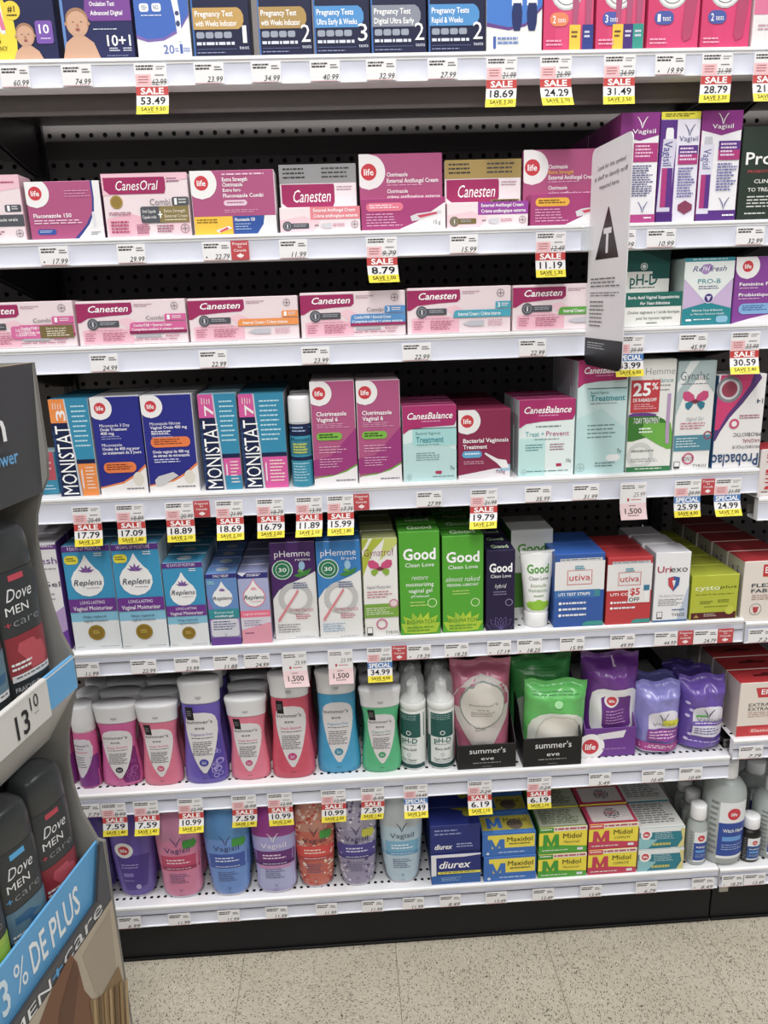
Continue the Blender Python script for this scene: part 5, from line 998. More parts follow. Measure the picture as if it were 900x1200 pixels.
def a_monspray(A):
    A.s([(.28, 0, 1), (.3, 0, 1), (1, 0, 1)], '2A96B4'); A.s([(.3, 0, 1), (.43, 0, 1)], '16224A'); A.t(.06, .445, .94, .49, 'Monistat', '16224A', 'b'); A.r(0, .5, 1, .64, '2E7A8C'); A.m(.15, .51, .85, .63, 4, 'C8CC4A', .6); A.s([(.66, 0, 1), (.70, 0, 1)], '16224A'); A.m(.1, .73, .9, .95, 7, 'C0E4EE', .3); A.m(.15, .33, .85, .4, 2, 'A0B8DC', .4)
spray(3, 343, 368, 571, 462, .30, '2A96B4', 0, a_monspray, 'white-capped teal and navy spray can between tall boxes', n=2, rnd=1.0, capr=1.02)
def a_slim(A):
    A.s([(.3, 0, 1), (.6, 0, 1)], 'D85A98'); A.s([(.6, .6, 1), (.75, .3, 1), (.8, 0, 1), (1, 0, 1)], '7E2A84'); A.part('shield_label'); A.s([(.38, .2, .6), (.41, .05, .8), (.5, .0, .88), (.6, .0, .84), (.7, .05, .7), (.8, .12, .5), (.86, .2, .32)], 'DCD8E0'); A.part(None)
    A.t(.1, .45, .74, .475, "summer's", '4A484C', ''); A.t(.2, .49, .5, .51, 'eve', '4A484C', ''); A.m(.12, .54, .66, .56, 1, 'D84A78'); A.m(.12, .6, .6, .75, 5, '5E5C60', .3)
spray(5, 93, 120, 924.5, 817, .32, 'D85A98', 0, a_slim, 'slim pink and purple spray with white cap at the left', n=3)
spray(5, 70, 92, 921, 820, .3, '8A2A74', 0, a_slim, 'purple spray bottle half hidden by the display side', n=1)
W = 'wash_bottle'
wash(121, 169, 922, 817, 48, 'D0589A', '7A1E6C', '3A2A3E', 0, 'B05AA8', 'pink wash bottle with dark purple flower print', n=2)
wash(169, 216, 921, 816, 47, 'DA6A88', 0, 'C84A70', 1, 0, 'rose wash bottle between the pink and the tall purple ones', n=2)
wash(217.5, 269, 919, 788, 46, '6450B4', '4A3AA0', '3A3AA0', 1, 'B8A8E8', 'tall violet wash bottle with lace print', n=2, pink='7A7AB0')
wash(271, 318, 914.5, 809, 46, 'E0708A', 0, 'C03A78', 1, 0, 'coral wash bottle right of the tall violet one', n=2)
wash(319.5, 370.5, 912.5, 781, 45, 'D0405E', 0, 'C0307A', 1, 0, 'tall crimson wash bottle under the pink points tag', n=2)
wash(373, 424, 906.5, 777, 45, '2C9CCB', 0, '1F88A8', 0, 0, 'tall bright blue wash bottle', n=2, pink='3A9AC0')
wash(425, 471.5, 905.5, 798, 46, '4CB880', 0, '2E9A60', 1, 0, 'green wash bottle beside the foam pump bottles', n=2, pink='4AA07A')
def foam(xl, xr, yb, yt, yaw, short, n=1):
    xc, Yc, hw, hd, zd, H = bspot(5, xl, xr, yb, yt, 1.0); o = empty('foam_pump_bottle', (xc, Yc, zd+.0002), yaw)
    P = [(0, hw*.93, hd*.93), (.02, hw, hd), (.60, hw, hd), (.635, hw*.985, hd*.985), (.655, hw*.95, hd*.95)]
    lofted(P, H, 'E8ECEA', 2, cap_t=False).build('bottle_body', 'plastic', o)
    PC = [(.645, hw*.97, hd*.97), (.65, hw*1.01, hd*1.01), (.71, hw*1.01, hd*1.01), (.73, hw*.93, hd*.93), (.77, hw*.6, hd*.6), (.775, hw*.44, hd*.44), (.90, hw*.40, hd*.40), (.905, hw*.36, hd*.36)]
    pc_ = lofted(PC, H, 'EDEFEE', 2).build('pump_collar', 'plastic', o)
    nz = MB(); nz.cbox(-hw*.18, -hw*.75, H*.895, hw*.18, hw*.4, H*.935, 'F2F4F3'); nz.build('nozzle', 'plastic', pc_)
    hd_ = lofted([(.72, hw*.955, hd*.955), (.9, hw*.92, hd*.92), (.955, hw*.86, hd*.86), (.985, hw*.68, hd*.68), (1, hw*.3, hd*.3)], H, 'FFFFFF', 2, cap_b=False); hd_.build('clear_hood', 'hood', o)
    A = Art(Loft(P, H, 2.0, .97))
    A.part('printed_label'); A.s([(.385, 0, 1), (.64, 0, 1)], '1E5A54'); A.s([(.64, 0, 1), (.93, 0, 1)], 'E6EAE8'); A.s([(.64, .0, .08), (.93, .0, .08)], '1E5A54'); A.s([(.93, 0, 1), (.975, 0, 1)], '1E4A48'); A.part(None)
    A.m(.1, .40, .9, .46, 3, '9AC0BC', .3); A.part('lotus'); A.ring(.5, .59, .025, 'E8F0EE', .3, n=10); A.part(None); A.t(.2, .645, .82, .7, 'pH-D', '1E6A64', 'b'); A.m(.2, .715, .8, .725, 1, '5A6A68'); A.t(.24, .755, .78, .78, 'Boric Acid', '3A4A58', 'b'); A.ring(.5, .83, .018, '5A7A98', .2, n=10); A.t(.2, .87, .8, .89, 'Foam Cleanser', '2A3A4A', 'b'); A.m(.2, .9, .85, .92, 2, '8A9A98', .4); A.build(o)
    tag(o, short, 'bottle', 'foam pump bottles')
    c = copy_tree(o, None, ('lettering',)); c.location.y += hd*2+.004; tag(c, f'foam pump bottle directly behind the {short}')
foam(471, 501, 903, 781, -.45, 'left foam pump bottle, label turned aside')
foam(502.5, 534, 902, 780, 0, 'right foam pump bottle, dark green label facing forward')

# ------------------------------------------------------------------ wipes packs
class Pouch:
    seg = 16
    def __init__(s, w_, h, t, sd=0, top=.06): s.w, s.h, s.t, s.asp, s.top = w_, h, t, w_/h, top; s.r = random.Random(sd); s.ph = [s.r.uniform(0, 6.28) for _ in range(6)]
    def bulge(s, u, v):
        e = min(u, 1-u)*2; b = (1-(1-min(1, e*1.15))**2.2)**.6 if e > 0 else 0; f = min(1, max(0, (v-s.top)/.12))*min(1, max(0, (1-v)/.06)); f = f**.5
        wr = .06*math.sin(9*u+5*v+s.ph[0])+.05*math.sin(17*v-7*u+s.ph[1])+.04*math.sin(26*u+s.ph[2])*(1 if v < .25 else .3)
        return s.t*b*f*(1+wr)
    def __call__(s, u, v, o):
        k = 1+.03*math.cos(math.pi*2*v)*(1 if v < .25 else .0); x = (u-.5)*s.w*k
        z = s.h*(1-v)+.003*math.sin(u*11+s.ph[3])*(1 if v < .1 else 0)
        return (x, -s.bulge(u, v)-o-.001+.0022*math.sin(u*20+s.ph[4])*max(0, 1-v/.12), z)
    def mesh(s, c, nu=44, nv=60):
        mb = MB(); mb.grid([[s(i/nu, 1-j/nv, 0) for i in range(nu+1)] for j in range(nv+1)], c)
        mb.grid([[(p[0], s.t*.9*max(0, -p[1]/s.t-.1)+.0005, p[2]) for p in [s(1-i/nu, 1-j/nv, 0) for i in range(nu+1)]] for j in range(nv+1)], c)
        return mb
def pouch(xl, xr, yt, Yf, zb, t, col, art, short, sd=0, lean=0, top=.06, tilt=0, label_n=0, name='wipes_pack', xb=None):
    """soft pack standing up; Yf = y of its fattest front point"""
    x0, x1 = x_at(xl, Yf+t, zb+.15)+.001, x_at(xr, Yf+t, zb+.15)-.001; xc = (x0+x1)/2; zt = z_at(yt, xc, Yf+t); H = zt-zb
    o = empty(name, (xc, Yf+t, zb+.0003)); S = Pouch(x1-x0, H, t, sd, top); S.mesh(col).build('film_pack', 'film', o)
    A = Art(S, .0004, .0007); art(A); A.build(o); o.rotation_euler = (lean, tilt, 0); tag(o, short, 'wipes pack'); return o
def tray(xl, xr, yb, yt, depth, c, art, short, hback=1.35, name='display_tray'):
    zd = ZD[5]; Y = max(.004, hit_z((xl+xr)/2, yb, zd)[1]); x0, x1 = x_at(xl, Y, zd), x_at(xr, Y, zd); w_ = (x1-x0)/2; H = z_at(yt, (x0+x1)/2, Y)-zd
    o = empty(name, ((x0+x1)/2, Y, zd+.0002)); b = MB(); th = .0015
    b.cbox(-w_, 0, 0, w_, th, H, c); b.box(-w_, th, 0, w_, depth, .001, c)
    b.build('tray_front', 'card', o)
    s = MB()
    for q in (-1, 1):
        xa, xb = sorted((q*w_, q*(w_-th))); pr = [(th, 0), (depth, 0), (depth, H*2.4), (depth*.3, H*1.6), (th, H)]
        s.face([(xa, y, z) for y, z in reversed(pr)], c); s.face([(xb, y, z) for y, z in pr], c)
        for (y, z), (y2, z2) in zip(pr, pr[1:]+pr[:1]): s.face([(xb, y, z), (xa, y, z), (xa, y2, z2), (xb, y2, z2)], c)
    s.build('tray_side', 'card', o)
    A = Art(Flat(-w_, w_, 0, H, 0)); art(A); A.build(o); tag(o, short, 'tray'); return o, Y, H
def a_traySE(A):
    A.t(.2, .14, .82, .36, "summer's", 'F0F0F0', ''); A.t(.4, .5, .62, .64, 'eve', 'F0F0F0', ''); A.m(.26, .74, .74, .8, 1, '9A9A9A'); A.m(.42, .9, .58, .94, 1, '8A8A8A')
def a_pinkwipe(A):
    q = A.S.asp; A.part('shield_label'); A.c(.5, .38, .48*q, 'C9C2BE', ry=.275); A.s([(.42, .03, .97), (.55, .08, .92), (.68, .2, .8), (.82, .35, .65), (.95, .48, .54)], 'C9C2BE')
    A.part('resealable_lid'); A.c(.5, .385, .385*q, '84928E', ry=.235); A.c(.5, .385, .365*q, 'D6D0C8', ry=.222); A.part(None)
    A.t(.27, .36, .75, .385, "summer's", '8A8480', ''); A.t(.4, .41, .6, .43, 'eve', '8A8480', ''); A.m(.3, .45, .7, .5, 3, '8A8480', .3); A.m(.36, .6, .62, .64, 2, '9A948E', .4); A.part('round_badge'); A.c(.14, .86, .05, '7E2E62'); A.part(None)
o1, Yt, Ht = tray(536.5, 604.5, 900.5, 872.5, .13, '1B1A1C', a_traySE, 'black open-front tray holding the dusty pink wipes')
pouch(527, 597, 771, Yt+.010, ZD[5]+.002, .035, 'B8607C', a_pinkwipe, 'dusty pink wipes pack with oval cream lid in a black tray', 1, name='wipes_pack')
def a_greenwipe(A):
    A.m(.1, .1, .9, .16, 2, '3E8A4A', .3); A.part('shield_label'); A.s([(.36, .38, .62), (.39, .22, .8), (.46, .1, .92), (.56, .05, .96), (1, .05, .96)], 'D6DACE'); A.part('resealable_lid'); A.s([(.40, .4, .66), (.44, .28, .78), (.52, .2, .86), (.62, .17, .9), (1, .14, .94)], 'C2C0B4'); A.s([(.415, .41, .65), (.45, .3, .76), (.53, .22, .84), (.63, .19, .88), (1, .16, .92)], 'DAD6CC'); A.part(None)
    A.t(.3, .72, .78, .76, "summer's", '8A8A80', ''); A.t(.45, .79, .66, .82, 'eve', '8A8A80', ''); A.m(.35, .86, .7, .9, 2, '9A9A90', .4); A.part('emblem'); A.c(.5, .24, .05, 'A8E8A8'); A.part(None)
o2, Yt, Ht = tray(613, 681, 897.5, 864.5, .15, '1B1A1C', a_traySE, 'black open-front tray holding the green wipes')
pouch(612, 685, 796, Yt+.011, ZD[5]+.002, .025, '5CBE5C', a_greenwipe, 'front green wipes pack with cream lid leaning in its tray', 2, lean=.0, tilt=.03)
pouch(597, 668, 766, Yt+.065, ZD[5]+.002, .03, '3E9E4E', lambda A: (A.m(.1, .1, .9, .14, 2, '2E7A3A', .3), A.part('shield_label'), A.s([(.36, .38, .62), (.39, .22, .8), (.46, .1, .92), (.56, .05, .96), (.9, .05, .96)], 'B8C8B0')), 'rear green wipes pack standing taller behind the front one', 3)
def a_purpwipe(A):
    A.part('resealable_lid'); A.s([(.3, .3, .72), (.32, .2, .82), (.36, .13, .9), (.46, .1, .93), (.6, .1, .97), (.72, .11, .93), (.78, .15, .88), (.83, .25, .8), (.85, .34, .7)], 'ECEAEC'); A.s([(.38, .32, .74), (.4, .26, .78), (.7, .28, .8), (.74, .34, .74)], '6A2E86'); A.part(None)
    A.part('round_badge'); A.c(.43, .42, .07, 'ECE8EC'); A.c(.43, .42, .048, 'CE1F33'); A.part(None); A.t(.38, .405, .48, .435, 'life', 'FFFFFF', 'b'); A.m(.33, .52, .72, .68, 5, 'C08AC8', .35); A.part('emblem'); A.p([(.48, .1), (.5, .04), (.52, .04), (.54, .1)], 'D8C0E0')
def a_ptray(A): life(A, .12, .62, .26, 1.7); A.p([(.25, .2), (.8, .1), (.75, .35), (.3, .4)], 'E2DEE4'); A.m(.35, .7, .8, .8, 1, '9A6AB0')
o3, Yt, Ht = tray(684, 744, 886.5, 853, .14, '6A2E8E', a_ptray, 'purple open-front tray with a red round badge')
pouch(680, 747, 763, Yt+.010, ZD[5]+.002, .04, '6E2E90', a_purpwipe, 'glossy purple wipes pack with white square lid', 4)
def a_vagwipe(c2, c3, lines):
    def f(A):
        A.part('arched_label'); A.s([(.34, .35, .7), (.36, .25, .8), (.40, .2, .86), (.6, .2, .88)], 'E2DEEA'); A.part(None); vag_mark(A, .52, .37, .26, '4A4A5A'); A.t(.28, .5, .76, .55, 'Vagisil', '5A5A66', 'l')
        if lines: A.part('yellow_flash'); A.rr(.5, .47, .9, .56, 'DCD828', .5); A.part(None); A.r(.18, .60, .92, .78, c2); A.m(.22, .63, .86, .76, 3, 'E8C0DC', .4); A.r(.0, .81, 1, .93, c3); A.m(.06, .84, .94, .9, 2, 'F0D8EC', .5); A.r(0, .93, 1, .95, 'E8E4F0')
        else: A.r(.2, .55, .9, .61, c2); A.m(.24, .565, .84, .6, 1, 'D8D0F0'); A.r(.2, .61, .88, .76, 'D8D4E4'); A.m(.24, .64, .8, .74, 3, '5A5A8A', .4); A.m(.1, .83, .9, .86, 1, 'C0B0E8'); [A.c(.1+.06*(q % 2), .3+.09*q if q < 3 else .5+.08*q, .022, 'CFC6EE', n=10) for q in range(5)]; A.part('green_flash'); A.r(.24, .45, .48, .48, '4EA84A')
    return f
Yv = hit_z(767, 885, ZD[5])[1]
pouch(745, 798, 797, Yv, ZD[5], .032, '8A86CE', a_vagwipe('8A3A9A', 'A83A8C', 1), 'pale lavender wipes pack with yellow flash', 5, top=.05)
pouch(745, 797, 786, Yv+.072, ZD[5], .03, '6E6AB8', lambda A: None, 'crumpled lavender pack behind the pale lavender one', 15)
pouch(796, 850, 790, Yv+.002, ZD[5], .034, '6648A8', a_vagwipe('6A4AB0', '5A3A9C', 0), 'deep violet wipes pack with green flash', 6, top=.05)
pouch(788, 836, 779, Yv+.075, ZD[5], .03, '4E3890', lambda A: None, 'first violet pack behind the deep violet one, shade in its colour', 7)  # front pack's violet darkened to carry the shade further back
pouch(778, 826, 772, Yv+.145, ZD[5], .03, '42307E', lambda A: None, 'second violet pack behind the deep violet one, shade in its colour', 8)  # darkened once more, the deeper shade is in the colour
def a_elasto2(A):
    A.part('red_band'); A.r(0, .8, 1, 1, 'C4202A'); A.part(None); A.s([(.1, .25, 1), (.28, .3, 1)], 'C8202C'); A.t(.34, .13, .98, .22, 'Elastoplast', 'FFFFFF', 'b'); A.t(.16, .38, .9, .44, 'EXTRA TOUGH', '5A5048', ''); A.t(.16, .46, .96, .52, 'EXTRA ROBUSTE', '5A5048', ''); A.m(.16, .55, .7, .66, 3, 'B08070', .3); A.part('plaster_picture'); A.rr(.5, .56, 1, .78, 'C89070', .4); A.part(None)
    A.rr(.2, .84, .78, .95, 'D84048', .4); A.t(.24, .87, .74, .92, 'Elastoplast', 'F8E0D0', 'b'); A.c(.92, .9, .05, 'E89A50')
carton(5, 861.5, 935, 861.5, 799, .05, a_elasto2, ['E8DED4', 'B81A24', 'C8BCB4'], 'cream and red plaster box, right edge of sixth shelf', n=3, topart=lambda B: (B.r(.3, .42, .75, .58, '5A0E14'), B.r(.46, .3, .58, .5, '5A0E14')), deck=ZRD[5], dx=-.001)

# ================================================================== BOTTOM SHELF
def vbottle(xl, xr, ybt, xbl, xbr, c, art, short, ctop=None, H=.192, mat='pearl', n=1):
    """broad-shouldered bottle standing on its small clear cap"""
    zd = ZD[6]; Y = hit_z((xbl+xbr)/2, ybt, zd)[1]; xc = (x_at(xbl, Y+.01, zd)+x_at(xbr, Y+.01, zd))/2; hb = (x_at(xbr, Y+.01, zd)-x_at(xbl, Y+.01, zd))/2; zw = zd+.11
    hw = (x_at(xr, Y, zw)-x_at(xl, Y, zw))/2*.97; hd = hw*.55; o = empty('wash_bottle', (xc, Y+hd*.9, zd+.0002))
    lofted([(0, hb*.92, hd*.72), (.02, hb*.97, hd*.78), (.03, hb*.98, hd*.78)], H, 'D2CEDA', cap_t=False).build('clear_cap', 'clear' if 0 else 'plastic', o)
    P = [(.028, hb*1.0, hd*.8), (.05, hb*1.1, hd*.86), (.1, hb*1.2, hd*.9), (.25, hw*.88, hd*.95), (.5, (hw+hb*1.2)/2, hd*.97), (.66, hw*.985, hd), (.75, hw, hd), (.86, hw*.93, hd*.95), (.95, hw*.7, hd*.8), (.985, hw*.45, hd*.6), (1, hw*.3, hd*.4)]
    P = [(t, min(a, hw) if t < .75 else a, b) for t, a, b in P]; P[4] = (.5, hw*.96, hd*.98)
    def cf(i, j):
        t = (P[i-1][0]+P[min(i, len(P)-1)][0])/2 if i > 0 else 0
        return (ctop if ctop and t > .58 else c)
    lofted(P, H, cf, cap_b=False).build('bottle_body', mat, o)
    A = Art(Loft(P, H, 2.3, .93)); art(A); A.build(o); tag(o, short, 'bottle', 'broad-shouldered bottles on the bottom shelf')
    for q in range(n):
        cc = copy_tree(o, None, ('lettering',)); cc.location.y += (hd*2+.004)*(q+1); tag(cc, f'{ORD[q]} bottle behind the {short}')
    return o
def a_vag(band, dark, wcol, flash=None, low=None, pat=None, tcol='4A4A7A'):
    def f(A):
        rs = random.Random(len(band)+ord(band[1]))
        if pat:
            A.part('floral_print')
            for q in range(280):
                u, v = rs.random(), .02+.93*rs.random()
                if .25 < u < .75 and .6 < v < .9: continue
                if .2 < u < .8 and .25 < v < .47: continue
                A.k = q % 6; A.c(u, v, .007+.012*rs.random(), rs.choice(pat), n=6)
            A.k = 7; A.part(None)
        if low: A.s([(.52, 0, 1), (.7, 0, 1)], low[0]); A.s([(.7, 0, 1), (.93, 0, 1)], low[1])
        A.part('colour_band'); A.s([(.5, 0, 1), (.52, 0, 1), (.62, 0, 1)], band); A.s([(.62, 0, 1), (.66, 0, 1)], dark); A.part(None)
        vag_mark(A, .5, .295, .3, tcol if not low else 'F0E8F4'); A.t(.2, .405, .8, .46, 'Vagisil', tcol if not low else 'F0E8F4', '')
        if flash: A.part('flash'); A.s([(.33, .66, .92), (.38, .64, .96), (.42, .66, .9)], flash); A.part(None)
        A.m(.22, .535, .8, .60, 2, wcol, .45); A.m(.2, .635, .8, .65, 1, 'D8D8E8'); A.m(.24, .70, .76, .82, 5, '5A5A82', .35); vag_mark(A, .5, .87, .12, '4A4A72'); A.m(.42, .95, .58, .96, 1, '4A4A6A')
    return f
def a_lifepurp(A):
    A.part('label_block'); A.s([(.5, .14, .92), (.85, .2, .84), (.9, .24, .55)], '4E3890'); A.part(None); life(A, .34, .44, .05, 1.7); A.m(.22, .6, .75, .66, 2, 'B0A0DC', .35); A.part('pill_outline'); A.s([(.7, .24, .5), (.74, .24, .5)], '8A78C4'); A.part(None); A.m(.24, .78, .5, .8, 1, 'A090D0'); A.part('round_badge'); A.c(.6, .86, .028, 'B8B0D8'); A.part(None)
vbottle(96, 131, 1057, 108, 131, '4E3890', lambda A: None, 'violet bottle almost hidden behind the display edge')
vbottle(132, 188, 1053, 145, 180, '6650AA', a_lifepurp, 'plain violet bottle with red round badge')
vbottle(184, 240, 1054, 196, 235, 'DA7EA2', a_vag('C83A66', 'A02050', 'F4D0DC', '3E9A3A'), 'pink bottle with crimson band and green flash', ctop='CC86A8')
vbottle(239, 296, 1051.5, 253, 290, '6490D4', a_vag('3454A8', '3A5AA8', 'D0D8F4', '3E9A3A'), 'blue bottle with navy band and green flash', ctop='4A86BE')
vbottle(297, 352, 1048, 306, 345, 'A8A4D6', a_vag('6A2A78', '54206A', 'F0D0EC', low=('C890BC', 'B0B4DC')), 'bottle with magenta top fading to lilac foot', ctop='98308C')
vbottle(347, 397, 1041.5, 356, 388, 'C8604C', a_vag('D83A34', 'B83230', 'F8DCD0', '3E9A3A', pat=('E8C4B4', 'C84A38', 'D88868', 'B83E30', 'EAD0C4'), tcol='4A3A4A'), 'orange-red floral bottle with green flash', ctop='C48874')
vbottle(394, 445, 1039.5, 404, 436, '9A92AE', a_vag('4A4090', '3E3480', 'D8D4F0', 'C8C83A', pat=('6A5A8A', 'C8C4D4', '5A4A78', 'B0A8C4', 'E0DCE8'), tcol='3A3A5A'), 'lilac floral bottle with indigo band', ctop='ACA6BC')
vbottle(444, 497, 1036, 456, 488, 'B4CCDA', a_vag('74B0D0', '5A9CC4', 'EAF4FA', tcol='4A5A6A'), 'pale grey-blue bottle with light blue band', ctop='B8C0C4')
def a_diurex(A):
    A.r(0, 0, 1, .1, 'E8E8EC'); A.r(0, .1, .1, .72, 'E8E8EC'); A.p([(.1, .18), (1, .05), (1, .55), (.1, .6)], '1C2A78'); A.t(.16, .22, .8, .46, 'diurex', 'FFFFFF', 'ib'); A.r(.13, .58, 1, .66, 'E8E04A'); A.m(.18, .6, .9, .64, 1, '4A4A20'); A.p([(.1, .7), (1, .66), (1, 1), (0, 1), (0, .72)], '1C5CA8'); A.m(.2, .78, .6, .92, 3, 'A8C8E8', .3)
def a_diurex2(A): A.r(0, .6, 1, .9, '1C2A78'); A.t(.08, .66, .44, .84, 'diurex', 'FFFFFF', 'ib'); A.m(.52, .66, .95, .84, 2, 'A8B0D8', .4); A.m(.08, .15, .7, .4, 2, '8A96CC', .4); A.m(.55, .93, .95, .98, 1, '2A2A2A')
def t_diurex(A): A.p([(.45, .0), (1, 0), (1, .3), (.75, .25)], '9A9420'); A.part('seal'); A.c(.8, .38, .2, 'A09A2A')
def mid(word, c, c2, sub, M_c):
    def f(A):
        A.r(0, 0, 1, 1, 'F2DE28'); A.r(0, 0, 1, .16, 'E8E8E4'); A.m(.32, .04, .98, .12, 1, 'C05060', .9); A.r(0, .0, .3, .2, c2); A.m(.03, .05, .26, .14, 1, 'F4F4E8')
        A.s([(.7, 0, .4), (.78, 0, 1), (1, 0, 1)], c); A.M(.08, .27, .42, .8, M_c); A.t(.5, .25, .88, .44, word, '2A2A20', 'b'); A.t(.52, .53, .84, .62, sub, '5A5A30', ''); A.m(.06, .86, .6, .93, 1, 'E8F0E0'); A.r(.8, .82, .92, .92, 'E8E8F0')
    return f
def maxi(A):
    A.r(0, 0, 1, 1, '2A6CC0'); A.r(.1, .08, .98, .68, 'F0DC3A'); A.s([(.66, .35, 1), (.7, .1, 1), (.74, 0, 1)], '2A6CC0'); A.r(.0, .0, .06, .8, '2A6CC0'); A.M(.08, .26, .42, .82, '2A6CC0'); A.t(.46, .18, .94, .38, 'Maxidol', '2A2A20', 'b'); A.m(.5, .46, .9, .54, 1, '5A5A30'); A.m(.3, .82, .8, .92, 1, 'A8C8F0'); A.c(.1, .88, .06, 'D0E0F4')
def stack2(xl, xr, yb, ymid, ytop, xlu, xru, depth, art, cols, short, n, topart, short_top=None, artu=None):
    """two boxes, one on the other, and the rows behind them"""
    lo = carton(6, xl, xr, yb, ymid, depth, art, cols, short+', lower of two')
    z1 = z_at(ymid, lo.location.x, lo.location.y)
    hi = carton(6, xlu, xru, 0, ytop, depth, artu or art, cols, short+', upper of two', Y=lo.location.y+.002, deck=z1+.0012, topart=topart)
    lo['group'] = hi['group'] = 'stack of '+short
    for q in range(n):
        for b, nm in ((lo, 'lower'), (hi, 'upper')):
            if b is lo and q >= n: continue
            c = copy_tree(b, None, ('lettering', 'printed_panel', 'big_initial', 'round_badge')); c.location.y += (depth+.003)*(q+1); c.location.x += random.uniform(-.002, .002); tag(c, f'{nm} box, {ORD[q]} behind the {short}')
    return lo, hi
def t_text(c1, c2, seal=False):
    def f(A):
        A.r(0, 0, 1, 1, c1); A.m(.06, .08, .95, .92, 9, c2, .5)
        if seal: A.r(.08, .06, .95, .94, 'C8C0BE'); A.part('foil_seal'); A.c(.55, .5, .3, '3A3A40'); A.ring(.55, .5, .24, 'B8B8BC', .15); A.m(.42, .4, .68, .58, 2, 'D05060', .4)
    return f
stack2(505.5, 563.5, 1035, 1001, 967, 504.5, 563, .05, a_diurex, ['1C2A78', '1C2A78', '1A3A8A'], 'navy box with white italic lettering and yellow stripe', 3, t_diurex, artu=a_diurex2)
stack2(566.5, 628, 1034, 1003.5, 976, 565, 627.8, .055, maxi, ['2A6CC0', '3A78C0', '24589C'], 'blue and yellow box with blue M', 3, lambda A: (A.r(0, .1, 1, .9, 'B8AC3A'), A.M(.1, .2, .4, .8, '2A6CC0'), A.t(.45, .25, .9, .5, 'Maxidol', '2A2A20', ''), A.part('foil_seal'), A.c(.66, .6, .3, '7A6A5A'), A.m(.5, .5, .8, .7, 2, '2A2A2A', .5)))
stack2(630, 686.8, 1030, 1000.5, 969, 631, 687.5, .055, mid('Midol', '4EAA2E', '3E9A2E', 'Menstrual', '3E9E34'), ['F2DE28', '7A8A6A', '3E8A28'], 'green and yellow box with green M', 4, t_text('A8AC98', '4A5A40'))
stack2(688, 745, 1025.5, 995, 965, 689, 747, .055, mid('Midol', 'C82A54', 'D84A50', 'COMPLETE', 'C8284E'), ['F2DE28', 'B02A50', 'B02A50'], 'pink and yellow box with crimson M', 3, t_text('B02A50', 'D8C8C8', True))
def a_lifeteal(A):
    A.r(0, 0, 1, .22, 'E8ECEC'); A.s([(.22, 0, .92), (.4, 0, .96), (.7, 0, .9), (1, 0, .7)], '1E7E90'); A.p([(.0, .45), (.4, .6), (.2, 1), (0, 1)], '8CC4CC'); A.s([(.1, .9, 1), (.6, .96, 1), (1, .85, 1)], 'D8D088'); life(A, .15, .32, .15, 1.6); A.m(.34, .24, .8, .6, 5, 'C8E4E8', .3); A.m(.3, .74, .7, .86, 1, 'C8C060', 1)
stack2(746.5, 800, 1021, 995, 969.5, 748, 801.5, .075, a_lifeteal, ['1E7E90', 'D8D8D4', 'CCCCB8'], 'teal box with red badge and grey text panel', 2, t_text('D0D0CC', '7A7A78'))
def clearbottle(xl, xr, yb, yt, deck, lab, txt, short, capd=.5, shoulder=.70, capc='F0F0F2', bodyc='C4CBC9', mat='clear', rnd=.9, Y=None, lettering=True):
    zd = deck; Yf = Y if Y is not None else max(.006, hit_z((xl+xr)/2, yb, zd)[1]); x0, x1 = x_at(xl, Yf+.02, zd), x_at(xr, Yf+.02, zd); hw = (x1-x0)/2; hd = hw*rnd; xc = (x0+x1)/2
    H = z_at(yt, xc, Yf+hd)-zd; o = empty('liquid_bottle', (xc, Yf+hd, zd+.0002)); s = shoulder
    P = [(0, hw*.92, hd*.92), (.02, hw, hd), (s, hw, hd), (s+.05, hw*.95, hd*.95), (s+.11, hw*.75, hd*.75), (s+.14, hw*.52, hd*.52), (s+.145, hw*capd*.85, hd*capd*.85), (s+.17, hw*capd*.85, hd*capd*.85)]
    lofted(P, H, bodyc, 2.2, cap_t=False).build('bottle_body', mat, o)
    liq = lofted([(0.006, hw*.9, hd*.9), (.024, hw*.96, hd*.96), (s-.04, hw*.96, hd*.96)], H, 'C8CECC' if mat == 'clear' else bodyc, 2.2); liq.build('liquid', 'pearl', o)
    lofted([(s+.16, hw*capd, hw*capd), (s+.17, hw*capd*1.03, hw*capd*1.03), (.985, hw*capd, hw*capd), (1, hw*capd*.93, hw*capd*.93)], H, capc, 2).build('screw_cap', 'plastic', o)
    A = Art(Loft(P, H, 2.2, .95)); v0, v1 = 1-s+.03, .93
    A.part('printed_label'); A.s([(v0, .22, 1), (v0+.01, .2, 1), (v1, .2, 1)], 'E9ECEE'); A.s([(v0+(v1-v0)*.36, .2, 1), (v0+(v1-v0)*.95, .2, 1)], lab); A.part('round_badge'); A.c(.55, v0+(v1-v0)*.22, .075*(v1-v0)/.6, 'F2F0F0'); A.c(.55, v0+(v1-v0)*.2, .062*(v1-v0)/.6, 'CE1F33'); A.part(None)
    A.t(.47, v0+(v1-v0)*.175, .63, v0+(v1-v0)*.23, 'life', 'FFFFFF', 'b')
    A.t(.3, v0+(v1-v0)*.46, .85, v0+(v1-v0)*.52, txt, 'F0F4F8', 'b'); A.part('pill_outline'); A.s([(v0+(v1-v0)*.6, .3, .8), (v0+(v1-v0)*.68, .3, .8)], '5A9ADC'); A.part(None); A.m(.3, v0+(v1-v0)*.74, .9, v0+(v1-v0)*.86, 3, 'A8C0E4', .3); A.m(.04, v0, .18, v1, 10, '7A8080', .4)
    A.build(o); tag(o, short, 'bottle'); return o
D7 = ZD[6]; R7 = ZRD[6]
clearbottle(801.5, 823.5, 1015, 941.5, D7, '1E449C', 'Gly', 'small clear bottle with white cap beside the teal boxes', .78, .62)
